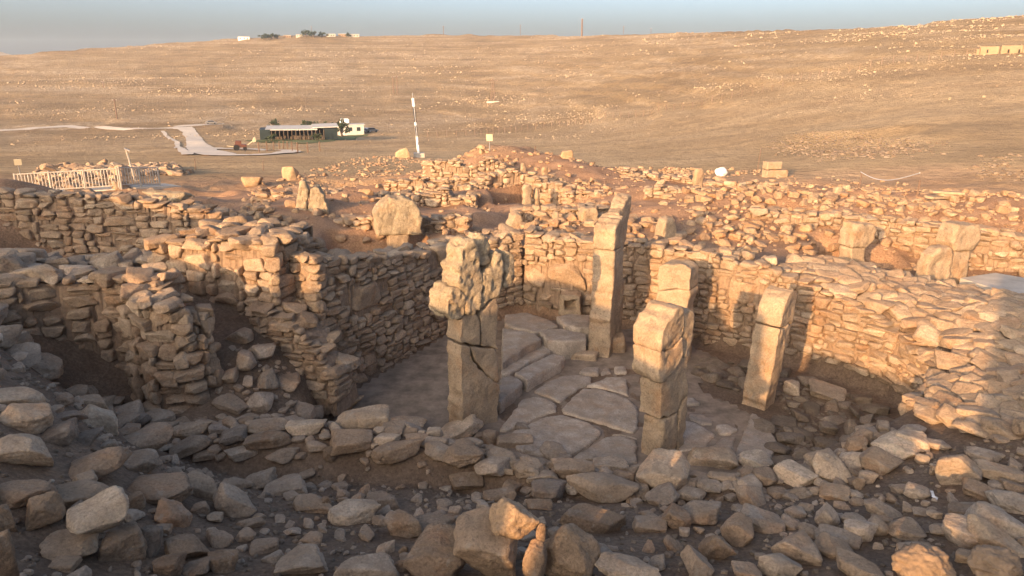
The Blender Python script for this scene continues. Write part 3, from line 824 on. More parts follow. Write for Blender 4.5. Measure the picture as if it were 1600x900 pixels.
pillar('stout broken pillar in front right of the court with a knobbly two piece head', (2.36, 10.66, 0), math.radians(43), [
    ('head', [(-.5, 1.92), (-.5, 2.2), (-.36, 2.36), (-.24, 2.4), (-.18, 2.5), (-.02, 2.52), (.1, 2.4), (.1, 2.02), (-.1, 1.9), (-.3, 1.88)], 1.2, 'pillar', .016, 0),
    ('head', [(-.52, 1.92), (-.3, 1.88), (-.1, 1.9), (.1, 2.02), (.12, 1.76), (.0, 1.56), (-.2, 1.44), (-.42, 1.4), (-.5, 1.5)], 1.2, 'pillar', .014, 0),
    ('head', [(.1, 2.4), (.3, 2.4), (.42, 2.3), (.44, 1.9), (.38, 1.72), (.2, 1.62), (.12, 1.76)], 1.05, 'pillar', .014, 0),
    ('shaft', [(-.36, 1.34), (-.2, 1.44), (.0, 1.56), (.12, 1.74), (.2, 1.62), (.38, 1.7), (.42, 1.0), (.2, .72), (-.1, .68), (-.33, .74)], 1.0, None, .01, 0),
    ('shaft', [(.42, 1.0), (.44, .3), (.42, -.3), (.22, -.3), (.2, .72)], .95, None, .01, 0),
    ('shaft', [(-.22, .7), (-.1, .68), (.2, .72), (.22, -.3), (-.26, -.3)], .92, None, .012, 0)], .42)
pillar('square topped pillar standing just behind the stout broken pillar', (3.36, 14.5, 0), math.radians(-33), [
    ('shaft', [(-.34, -.3), (.34, -.3), (.34, 1.0), (.1, 1.06), (-.34, .96)], 1.0, None, .008, 0),
    ('shaft', [(-.34, .96), (.1, 1.06), (.34, 1.0), (.35, 1.62), (.05, 1.6), (-.35, 1.5)], 1.0, None, .008, 0),
    ('head', [(-.35, 1.5), (.05, 1.6), (.35, 1.62), (.35, 2.08), (.2, 2.14), (-.15, 2.1), (-.34, 2.02)], 1.05, None, .012, 0)], .46)
pillar('tallest pillar at the back of the court, split in two with a pointed dark upright slab', (2.0, 14.98, 0), math.radians(63), [
    ('shaft', [(-.38, -.2), (.26, -.2), (.24, .9), (.2, 2.3), (-.36, 2.3)], 1.0, None, .009, 0),
    ('shaft', [(.27, -.2), (.5, -.2), (.48, 1.55), (.3, 1.5), (.25, .9)], .9, None, .014, 0),
    ('head', [(-.42, 2.31), (.1, 2.31), (.12, 2.98), (-.02, 2.9), (-.3, 2.84), (-.42, 2.72)], 1.02, None, .014, 0),
    ('slab', [(.11, 2.2), (.22, 1.7), (.32, 1.52), (.5, 1.75), (.62, 2.2), (.82, 2.7), (.95, 3.28), (.7, 3.26), (.35, 3.06), (.13, 2.98)], .7, None, .018, .04)], .46, lean=.03)
pillar('leaning square pillar before the sunlit right wall of the court', (4.5, 12.42, 0), math.radians(50), [
    ('shaft', [(-.24, -.3), (.16, -.3), (.2, .3), (.26, .9), (.24, 1.2), (.27, 1.5), (.12, 1.56), (-.05, 1.48), (-.3, 1.52), (-.27, .7)], 1.0, None, .016, 0),
    ('head', [(-.31, 1.53), (-.05, 1.49), (.12, 1.57), (.27, 1.51), (.29, 1.8), (.33, 2.1), (.1, 2.17), (-.1, 2.14), (-.22, 2.02), (-.31, 1.82)], 1.0, None, .014, 0)], .46, lean=.15, twist=.03)
MSH = [('head', [(-.60, 1.44), (-.2, 1.47), (.2, 1.46), (.62, 1.43), (.6, 1.7), (.62, 1.98), (.55, 2.2), (.4, 2.38), (.15, 2.5), (-.2, 2.51), (-.42, 2.38), (-.56, 2.2), (-.62, 1.95), (-.6, 1.7)], 1.25, 'crust', .02, 0),
       ('shaft', [(-.3, .2), (.3, .2), (.28, 1.48), (-.28, 1.48)], 1.0, None, .01, 0)]
pillar('mushroom shaped pillar with a wide rounded head, behind the left court wall', Vector((wp(621, 20, 1, 2)[0], 20, 0)), math.radians(18), MSH, .5, voxel=.035)
pillar('weathered grey twin peaked pillar top rising from rubble left of the mushroom pillar', Vector((wp(488, 22, 1, 2)[0], 22, 0)), math.radians(10), [
    ('head', [(-.45, 1.1), (-.1, 1.1), (-.12, 1.9), (-.04, 2.3), (-.08, 2.6), (-.22, 2.64), (-.36, 2.2), (-.46, 1.7)], 1.0, 'crust', .03, 0),
    ('head', [(-.09, 1.1), (.45, 1.1), (.48, 1.7), (.4, 2.2), (.22, 2.46), (.04, 2.4), (-.02, 2.2), (-.1, 1.9)], 1.1, 'crust', .035, .03)], .45, voxel=.035)
pillar('T shaped pillar at right with a dark shadow beside it, left of the pair', Vector((wp(1333, 18, 1, 2)[0], 18, 0)), math.radians(20), [
    ('shaft', [(-.27, .4), (.23, .4), (.23, 1.6), (-.27, 1.6)], 1.0, None, .01, 0),
    ('head', [(-.3, 1.61), (.24, 1.61), (.4, 1.75), (.42, 2.05), (.3, 2.16), (-.22, 2.18), (-.3, 2.0)], 1.15, 'pillar', .016, 0)], .42, voxel=.032)
pillar('T shaped pillar with flared head behind the rounded slab, farthest right', Vector((wp(1490, 17.5, 1, 2)[0], 17.5, 0)), math.radians(20), [
    ('shaft', [(-.3, .3), (.3, .3), (.3, 1.62), (-.3, 1.62)], 1.0, None, .01, 0),
    ('head', [(-.3, 1.63), (.3, 1.63), (.46, 1.85), (.48, 2.15), (.4, 2.26), (-.3, 2.3), (-.42, 2.12), (-.42, 1.85)], 1.15, 'pillar', .016, 0)], .44, voxel=.032)
pillar('round topped upright slab in front of the flared pillar at right', Vector((wp(1461, 16.9, 1, 2)[0], 16.9, 0)), math.radians(20), [
    ('slab', [(-.4, .4), (.36, .4), (.38, 1.4), (.34, 1.72), (.2, 1.86), (-.1, 1.84), (-.34, 1.68), (-.4, 1.4)], 1.0, 'pillar', .014, 0)], .34, voxel=.03)
def small_slab(label, px, pyt, pyb, wpx, Y, ang=20, t=.22, shape=0):
    top = at_y(px, pyt, Y); bot = at_y(px, pyb, Y); w = wpx * mpp(top) / 2; h = top.z - bot.z + .3
    sh = [[(-w, 0), (w, 0), (w, h * .8), (w * .7, h), (-w * .6, h), (-w, h * .85)], [(-w, 0), (w, 0), (w * .8, h * .7), (w * .2, h), (-w * .5, h * .94), (-w * .9, h * .6)]][shape]
    pillar(label, (bot.x, Y, bot.z - .3), math.radians(ang), [('slab', sh, 1.0, 'pillar', .014, 0)], t, name='standing_stone', voxel=.04)
small_slab('thin upright stone beside the rubble hollow, the taller of two', 823, 288, 320, 15, 28.3, 30)
small_slab('narrow upright stone close to the right of the taller one by the rubble hollow', 838, 292, 319, 9, 28.6, 30, shape=1)
small_slab('squat upright stone on top of the rubble mound, with a dark gap beside it', 785, 253, 272, 13, 36, 25)
small_slab('second small upright stone on the mound, right of the squat one', 817, 254, 270, 11, 35.5, 25, shape=1)
small_slab('small upright stone low on the right flank of the rubble mound', 851, 260, 275, 10, 34, 25)
small_slab('tall thin stele before the white sack, casting a dark shadow', 1089, 263, 304, 17, 28, 20)
small_slab('broad low stele set into the upper terrace at right', 1170, 321, 346, 27, 23.6, 12, .3)
small_slab('sunlit slanted block standing on the back wall right of the tall split pillar', 1040, 340, 366, 32, 18.6, 25, .35, 1)
small_slab('broad upright block at the back, left of the tall split pillar', 918, 322, 362, 28, 20.4, 15, .4)
small_slab('low upright block with a dark niche beside it behind the court', 805, 332, 360, 28, 20.9, 20, .4, 1)
small_slab('slim upright post of stone in the terrace right of the dark niche', 868, 330, 362, 10, 20.6, 10, .2)
small_slab('small upright stone on the terrace below the pile of cut blocks', 1226, 288, 302, 12, 27, 15)
small_slab('little sunlit upright stone halfway along the right terrace', 1308, 292, 306, 14, 26, 15)

# the stone with a square hole, low in the back wall
def holed_stone():
    p = at_y(891, 472, 16.62)
    w, h = .26, .24; a = .13; hz = .12
    parts = [([(-w, -h), (-a, -h), (-a, h), (-w * .9, h)], -.16, .16), ([(a, -h), (w, -h), (w * .92, h * .9), (a, h)], -.16, .16),
             ([(-a - .03, -h), (a + .03, -h), (a + .03, -hz), (-a - .03, -hz)], -.16, .16), ([(-a - .03, hz), (a + .03, hz), (a + .03, h * 1.05), (-a - .03, h * 1.05)], -.16, .16),
             ([(-a - .03, -h), (a + .03, -h), (a + .03, h), (-a - .03, h)], .1, .17)]
    me = cut_mesh('holed_stone', parts, .02, 0.0, .01, 1, 5)
    o = link('holed_stone', me, M['pillar'], None, (p.x, p.y - .1, p.z)); o.rotation_euler = (0, 0, math.radians(-12))
    tag(o, 'squarish stone pierced by a square hole at the foot of the back wall', 'stone block')
holed_stone()

# ---------------------------------------------------------------- floor of the court
def zreg(x0, y0, s): return lambda p: (x0 + p[0] / s, y0 + p[1] / s)
R5 = zreg(500, 400, 2.963); R9 = zreg(1020, 600, 2.759); R6 = zreg(1020, 400, 2.759)
floor_o = empty('paved_floor', (1.5, 12.5, 0)); tag(floor_o, 'floor of large flat paving slabs in the middle of the sunken court', 'paved floor')
bench_o = empty('stone_bench', (.8, 15, 0)); tag(bench_o, 'curved two step stone bench along the back of the sunken court', 'stone bench')
SLABN = [0]
def court_floor():
    xs = np.arange(-3.6, 7.3, .12); ys = np.arange(9.2, 17.6, .12); X, Y = np.meshgrid(xs, ys, indexing='ij')
    Z = .012 + .03 * (fbm2(X.ravel(), Y.ravel(), .9, 71, 4).reshape(X.shape)) + .015 * fbm2(X.ravel(), Y.ravel(), .2, 72, 2).reshape(X.shape)
    ok = in_poly(X, Y, COURT); n = len(ys); F = []
    for i in range(len(xs) - 1):
        for j in range(n - 1):
            if X[i, j] < 3.9 + .35 * math.sin(Y[i, j] * 2.3) and ok[i, j] and ok[i + 1, j] and ok[i, j + 1] and ok[i + 1, j + 1]: F.append((i * n + j, i * n + n + j, i * n + n + j + 1, i * n + j + 1))
    o = link('earth_floor', mesh_np('earth_floor', np.stack([X, Y, Z], -1).reshape(-1, 3), F), M['packed'])
    tag(o, 'smooth packed earth floor of the sunken court', kind='structure')
court_floor()
def slab(poly, reg, z, th, par, nm='paving_slab'):
    SLABN[0] += 1; rs = np.random.RandomState(SLABN[0])
    w = [at_z(*reg(p), z) for p in poly]; c = sum(w, Vector()) / len(w)
    P = [(q.x - c.x, q.y - c.y) for q in w]
    me = cut_mesh(nm, [(P, 0, th)], .03, .022, .006, 2, SLABN[0] + 40, .012, .018)
    # outline lies in x,z of cut_mesh: turn it flat
    me.transform(Matrix(((1, 0, 0, 0), (0, 0, 1, 0), (0, 1, 0, 0), (0, 0, 0, 1)))); me.flip_normals()
    o = link(nm, me, M['paving'], par, (c.x - par.location.x, c.y - par.location.y, z + .035 - th + rs.uniform(-.012, .012) - par.location.z))
    o.rotation_euler = (rs.randn() * .012, rs.randn() * .012, 0)
    k = rs.uniform(.88, 1.1); o.color = (k, k, k, 1)
for poly in [[(985, 632), (1040, 592), (1110, 560), (1200, 552), (1262, 566), (1262, 592), (1205, 612), (1160, 648), (1112, 684), (1050, 655)],
             [(1112, 712), (1168, 652), (1215, 616), (1300, 620), (1370, 640), (1435, 668), (1472, 705), (1482, 800), (1458, 828), (1385, 808), (1250, 766), (1125, 732)],
             [(822, 815), (862, 760), (928, 668), (985, 652), (1048, 662), (1104, 692), (1102, 722), (1040, 742), (960, 775), (870, 818)],
             [(880, 824), (970, 780), (1040, 752), (1118, 738), (1240, 774), (1308, 818), (1304, 836), (1230, 890), (1170, 925), (1020, 930), (900, 900)],
             [(1225, 606), (1275, 585), (1320, 562), (1400, 560), (1430, 575), (1436, 655), (1376, 634), (1305, 614)],
             [(1190, 925), (1250, 884), (1318, 842), (1390, 838), (1470, 860), (1475, 960), (1330, 985), (1200, 975)],
             [(1328, 832), (1390, 822), (1470, 840), (1478, 856), (1400, 834)],
             [(1190, 545), (1215, 522), (1262, 516), (1300, 520), (1290, 556), (1262, 556)], [(1305, 520), (1345, 518), (1352, 545), (1310, 555), (1295, 555)], [(1356, 516), (1420, 514), (1424, 548), (1365, 548)]]:
    slab(poly, R5, .02, .14, floor_o)
for poly in [[(112, 152), (185, 165), (278, 222), (225, 280), (105, 300)], [(150, 125), (215, 128), (262, 158), (262, 180), (205, 178), (155, 155)],
             [(265, 180), (330, 178), (380, 200), (340, 225), (285, 222)], [(235, 285), (290, 232), (365, 225), (345, 300), (240, 318)], [(120, 60), (180, 60), (215, 88), (200, 95), (135, 95)]]:
    slab(poly, R9, .03, .14, floor_o)
slab([(418, 135), (440, 130), (500, 190), (540, 250), (520, 320), (345, 310), (385, 215)], R9, .05, .18, floor_o)
for poly in [[(852, 272), (960, 262), (1062, 298), (1108, 328), (1000, 360), (900, 340), (850, 318)], [(840, 335), (900, 345), (998, 366), (1032, 388), (950, 430), (838, 502)],
             [(1008, 352), (1060, 338), (1125, 336), (1238, 362), (1238, 392), (1140, 402), (1050, 398)], [(1086, 285), (1160, 270), (1250, 275), (1252, 340), (1180, 340), (1120, 322)]]:
    slab(poly, R5, .40, .44, bench_o, 'upper_slab')
for poly in [[(828, 568), (880, 555), (928, 572), (945, 592), (890, 640), (826, 690)], [(892, 552), (980, 498), (1080, 452), (1140, 470), (1122, 494), (1040, 540), (958, 590), (932, 568)],
             [(838, 515), (900, 480), (960, 440), (1040, 405), (1075, 448), (975, 495), (885, 548), (836, 560)]]:
    slab(poly, R5, .21, .30, bench_o, 'lower_slab')
# ---------------------------------------------------------------- stones placed one by one from the photograph
R7 = zreg(0, 600, 2.963); R8 = zreg(500, 600, 2.963)
near_wall = empty('dry_stone_wall', (0, 8.8, 1.0))
tag(near_wall, 'low tumbled wall of big stones along the near edge of the sunken court', 'wall')
LOOSE = []                                     # (x, y, radius) of every stone set so far
def put(reg, x0, x1, y0, y1, kind='boulder', tone='', label=None, roll=0.0, Y=None, flat=.8, seed=None, name=None, lift=0.0):
    """a stone that fills the photo box x0..x1, y0..y1"""
    px0, py0 = reg((x0, y0)); px1, py1 = reg((x1, y1)); cx = (px0 + px1) / 2
    if Y is None:
        g = hit(cx, py1 - .12 * (py1 - py0)); g.z += lift
    else: g = at_y(cx, py1, Y)
    k = mpp(g); w = (px1 - px0) * k; hh = (py1 - py0) * k
    dep = math.atan2(CAM_H - g.z, math.hypot(g.x, g.y))
    dy = w * flat
    hv = (hh - dy * math.sin(dep) * .75) / math.cos(dep)
    if hv < .34 * w: hv = .34 * w; dy = max((hh - hv * math.cos(dep)) / (.75 * math.sin(dep)), .45 * w)
    hv = min(hv, 1.3 * w + .1)
    fw = Vector((g.x, g.y, 0)).normalized()
    c = Vector((g.x, g.y, 0)) + fw * dy * .38
    zb = (gz(c.x, c.y) if Y is None else g.z) + lift
    if Y is None: zb = max(zb, g.z - .05) if abs(zb - g.z) > .25 else zb
    c.z = zb + hv * .5 - hv * .12
    sd = seed if seed is not None else int(abs(x0 * 7 + y0 * 3)) % 97
    R = Euler((rnd.gauss(0, .06), math.radians(roll), math.atan2(fw.y, fw.x) - math.pi / 2 + rnd.gauss(0, .12))).to_matrix()
    LOOSE.append((c.x, c.y, max(w, dy) * .5))
    if label is None:
        return stone('stone', c - near_wall.location, R, (w * 1.1, dy * 1.1, hv * 1.12), kind, sd, 'rubble', near_wall, tone)
    o = stone(name or 'loose_stone', c, R, (w * 1.1, dy * 1.1, hv * 1.12), kind, sd, 'rubble', None, tone)
    return tag(o, label, 'stone', 'loose stones of the foreground')
# top and front stones of the near wall
for a in [(660, 825, 170, 245, 'slab', 'g'), (810, 978, 168, 258, 'boulder', 'g'), (972, 1062, 185, 242, 'boulder', 'd'), (1020, 1152, 220, 300, 'slab', 'd', None, -12), (1158, 1332, 152, 245, 'boulder', 'g'),
          (1335, 1512, 162, 248, 'block', 'p'), (1150, 1350, 258, 332, 'slab', 'b'), (800, 975, 272, 360, 'slab', 'b', None, -14), (1425, 1512, 280, 342, 'boulder', 'g'), (1060, 1205, 332, 372, 'slab', 'g'),
          (1240, 1385, 320, 392, 'boulder', 'b'), (900, 1010, 325, 372, 'slab', 'b'), (1350, 1420, 250, 285, 'boulder', ''), (960, 1030, 300, 345, 'boulder', 'b'), (1500, 1560, 300, 380, 'boulder', 'b')]:
    put(R7, *a)
for a in [(62, 318, 132, 212, 'block', 'p', None, -3), (58, 245, 252, 368, 'block', 'b'), (252, 482, 288, 398, 'boulder', 'b'), (330, 492, 150, 222, 'boulder', 'g'), (255, 372, 242, 288, 'slab', 'g'),
          (490, 612, 298, 382, 'boulder', ''), (572, 752, 312, 432, 'boulder', 'b'), (538, 748, 158, 275, 'boulder', 'p', None, -22), (612, 752, 248, 328, 'angular', ''), (722, 872, 372, 488, 'angular', ''),
          (768, 918, 292, 392, 'angular', 'g'), (888, 1030, 342, 448, 'boulder', 'g'), (960, 1098, 398, 472, 'boulder', ''), (982, 1142, 432, 558, 'boulder', 'd'), (1148, 1458, 412, 565, 'angular', 'g', None, 8),
          (1265, 1428, 342, 422, 'block', 'p'), (1168, 1282, 316, 378, 'boulder', ''), (1088, 1166, 318, 378, 'boulder', ''), (1020, 1142, 278, 362, 'boulder', ''), (815, 990, 242, 308, 'slab', 't'),
          (470, 592, 262, 308, 'slab', ''), (712, 768, 222, 262, 'boulder', ''), (395, 500, 240, 282, 'slab', 'b'), (490, 570, 195, 262, 'angular', 'g'), (755, 830, 212, 300, 'boulder', 'b'), (1420, 1482, 370, 450, 'boulder', ''),
          (245, 305, 195, 245, 'boulder', ''), (1075, 1270, 378, 445, 'slab', 'b'), (700, 755, 325, 380, 'boulder', 'b'), (930, 1015, 285, 330, 'boulder', ''), (1040, 1100, 352, 395, 'boulder', 'g'),
          (1468, 1700, 322, 522, 'angular', 'p', None, -10)]:
    put(R8, *a)
for a in [(150, 356, 272, 372, 'block', 'p'), (358, 508, 288, 372, 'boulder', 'p'), (412, 528, 362, 452, 'boulder', 'b'), (522, 698, 352, 448, 'slab', 'p', None, 8), (682, 848, 308, 432, 'angular', 'p', None, 12),
          (808, 938, 292, 372, 'angular', ''), (902, 1032, 272, 402, 'slab', '', None, 30), (952, 1132, 218, 336, 'boulder', 'p'), (1042, 1182, 198, 302, 'boulder', ''), (1130, 1185, 300, 350, 'boulder', ''),
          (855, 908, 398, 462, 'boulder', 'b'), (888, 962, 368, 438, 'boulder', ''), (190, 292, 412, 482, 'boulder', ''), (240, 350, 392, 432, 'slab', 'g'), (160, 240, 370, 410, 'slab', 'b'), (1170, 1270, 235, 290, 'boulder', ''), (1190, 1225, 345, 400, 'boulder', 'b')]:
    put(R9, *a)
# loose stones on the left bank
for a in [(0, 210, 10, 140, 'slab', 't', 'large tan slab at the left edge, above the rounded tan boulder', 20),
          (25, 245, 82, 242, 'boulder', 't', 'rounded tan boulder at left, overlapping the large slab above it', 18),
          (0, 242, 228, 412, 'boulder', 't', 'big faceted tan boulder at the left edge, below the rounded one', 15),
          (260, 342, 35, 112, 'boulder', 'b', 'small brown stone right of the large tan slab on the left bank', 0),
          (355, 492, 38, 118, 'angular', 'p', 'whitish crusted rock just above the pale squared boulder at left', 12),
          (385, 552, 92, 228, 'block', 'p', 'pale squared boulder on the rim of the dark hollow at left', 28),
          (245, 392, 115, 188, 'boulder', 'd', 'dark bluish stone left of the pale squared boulder', 0),
          (210, 382, 182, 302, 'boulder', 'd', 'bigger blue grey stone below the dark bluish one at left', -12),
          (355, 482, 212, 298, 'boulder', 'd', 'smaller blue grey stone under the pale squared boulder', 0),
          (305, 592, 302, 475, 'boulder', 'b', 'long brown boulder leaning down to the left on the left bank', -14),
          (545, 692, 150, 206, 'slab', 'd', 'dark flat stone at the foot of the dark hollow', -8),
          (540, 652, 194, 252, 'slab', 'b', 'flat brown stone just below the dark flat one by the hollow', 0),
          (545, 792, 230, 312, 'slab', 'b', 'long brown flat stone with an orange nose below the hollow', -4),
          (470, 545, 255, 312, 'boulder', 'g', 'small grey stone wedged left of the orange nosed flat stone', 0),
          (575, 740, 305, 420, 'slab', 'b', 'brown split slab behind the wide brown boulder at left', 0),
          (845, 1018, 398, 545, 'angular', 'g', 'grey pointed end stone beside the wide brown boulder', 8),
          (592, 892, 402, 575, 'boulder', 'b', 'wide smooth brown boulder in the left foreground', 10),
          (735, 888, 538, 672, 'angular', 'r', 'brown wedge shaped rock under the wide brown boulder', 15),
          (255, 522, 455, 602, 'slab', 't', 'rounded tan slab tucked behind the tilted flat slab at left', 12),
          (140, 302, 505, 702, 'boulder', 't', 'upright tan boulder at the left of the stacked slabs', 0),
          (480, 672, 640, 842, 'boulder', 'b', 'brown cracked right half of the big split boulder at lower left', 0),
          (228, 482, 668, 842, 'boulder', 't', 'big tan left half of the split boulder at lower left', 8),
          (588, 672, 503, 592, 'boulder', 'b', 'small brown stone right of the tilted flat slab', 0),
          (0, 242, 448, 595, 'slab', 'b', 'broad brown slab at the left edge above the corner upright', 6),
          (660, 765, 660, 820, 'boulder', 'd', 'dark stone in the gap right of the split boulder', 20),
          (785, 972, 692, 832, 'angular', 'b', 'brown ridged rock in the lower left, leaning to the right', 12),
          (978, 1112, 758, 885, 'block', 'b', 'brown squared stone at the bottom right of the ridged rock', 0),
          (965, 1085, 682, 765, 'slab', 'b', 'thin brown stone lying behind the squared stone at the bottom', 25),
          (728, 862, 778, 900, 'boulder', 'b', 'brown stone at the bottom edge below the ridged rock', 0),
          (860, 985, 810, 900, 'boulder', 'b', 'half hidden stone at the bottom edge under the ridged rock', 0),
          (1292, 1508, 752, 900, 'block', 'g', 'grey squarish block with a flat face at the bottom left', -6),
          (884, 968, 538, 612, 'boulder', 'b', 'small brown rock between the wedge rock and the whitish stone', 0),
          (962, 1038, 588, 652, 'angular', 'p', 'little whitish stone right of the brown wedge rock', 20),
          (1035, 1160, 420, 490, 'boulder', 'g', 'grey stone forming the left of a touching pair on the dirt', 0),
          (1130, 1282, 392, 500, 'boulder', 'g', 'lighter rounded stone forming the right of the touching pair', -8),
          (1238, 1415, 416, 530, 'block', 'g', 'grey oblong rock right of the touching pair on the dirt', -14),
          (998, 1168, 478, 632, 'angular', 'g', 'grey diamond shaped stone lying flat below the touching pair', 40),
          (1368, 1540, 498, 610, 'boulder', 'g', 'grey rounded rock left of the pale streaked boulder', 0),
          (1108, 1225, 622, 672, 'slab', 'b', 'flat brown stone in the dirt below the diamond shaped one', 0),
          (1095, 1185, 670, 740, 'boulder', 'b', 'brown stone sunk in dirt under the flat brown one', 0),
          (1165, 1290, 715, 795, 'slab', 'b', 'flat dusty stone sunk in dirt left of the grey squarish block', 0),
          (0, 70, 560, 700, 'boulder', 'b', 'brown stone at the far left edge above the corner upright', 0),
          (240, 372, 800, 880, 'slab', 't', 'thin tan slab jammed under the big split boulder', 0)]:
    put(R7, *a)
put(R7, 345, 598, 508, 675, 'slab', 'p', 'tilted flat pale slab lying on the big split boulder', -14, Y=5.05)
put(R7, -60, 76, 490, 905, 'slab', 'b', 'tall upright slab filling the bottom left corner', 0, Y=4.1, flat=.4)
# loose stones in the middle
for a in [(52, 272, 508, 665, 'boulder', 'p', 'pale streaked boulder on the dirt in front of the low wall', 6),
          (215, 388, 486, 602, 'slab', 'b', 'flat brown slab leaning behind the pale streaked boulder', 10),
          (316, 476, 572, 728, 'boulder', '', 'rounded stone with a dark underside right of the streaked boulder', -20),
          (438, 612, 602, 718, 'boulder', 'b', 'brown stone tucked behind the left of the central heap', 0),
          (404, 690, 668, 930, 'boulder', 'b', 'broad brown boulder at the left of the central heap', 0),
          (75, 372, 785, 930, 'boulder', 'g', 'large grey brown boulder at the bottom edge left of the heap', 6),
          (328, 412, 805, 880, 'boulder', 'b', 'small brown stone between the bottom boulder and the heap', 0),
          (605, 752, 438, 515, 'slab', 'b', 'flat brown stone sunk in the dirt above the central heap', 0),
          (758, 902, 482, 552, 'slab', 'b', 'dusty flat stone behind the sunlit block', 0),
          (955, 1072, 532, 590, 'slab', 'b', 'flat stone just right behind the sunlit block', 0),
          (1120, 1405, 568, 702, 'slab', 'b', 'wide flat slab sunk in the ground right of the heap', 0),
          (1450, 1605, 598, 695, 'slab', 'b', 'flat brown slab in the dirt below the big pale angular stone', 0),
          (1280, 1562, 803, 930, 'boulder', 'g', 'grey rounded boulder at the bottom edge right of the heap', 0),
          (245, 320, 605, 665, 'boulder', 'b', 'small dark stone touching the right of the streaked boulder', 0),
          (0, 55, 510, 600, 'boulder', 'b', 'brown stone left of the pale streaked boulder', 0),
          (365, 410, 745, 800, 'boulder', 'b', 'little stone below the rounded one with a dark underside', 0)]:
    put(R8, *a)
put(R8, 1032, 1268, 640, 905, 'boulder', 't', 'large tan boulder leaning against the right of the central heap', 35, Y=5.35)
put(R8, 940, 1048, 725, 905, 'boulder', 'b', 'upright brown stone wedged in the middle of the central heap', 0, Y=5.2, flat=.6)
put(R8, 612, 948, 540, 905, 'boulder', 't', 'biggest knobbly boulder of the central heap, under the sunlit block', 32, Y=5.3, flat=.9, seed=5)
put(R8, 788, 1014, 512, 718, 'rough', 'w', 'rough sunlit block perched on top of the central heap', 18, Y=5.3, flat=.75, seed=3)
put(R8, 1000, 1045, 585, 745, 'rough', 'b', 'thin rough shard standing right of the sunlit block', 0, Y=5.3, flat=.6)
put(R5, 905, 975, 770, 825, 'boulder', 'd', 'small dark stone alone on the paving beside the front left pillar', 0)
put(R5, 1160, 1282, 440, 492, 'slab', 'p', 'pale oval stone at the foot of the bench near the tall pillar', 0)
put(R5, 1292, 1412, 350, 465, 'boulder', 't', 'smooth boulder at the foot of the tall split pillar', 0)
put(R5, 75, 202, 645, 728, 'boulder', 't', 'tan boulder on the dirt at the left end of the low wall', 0)
put(R6, 565, 632, 535, 610, 'boulder', '', 'rounded stone lying right of the foot of the leaning pillar', 0)
put(R6, 668, 815, 555, 630, 'slab', '', 'wide flat stone on the rubble floor right of the leaning pillar', 12)
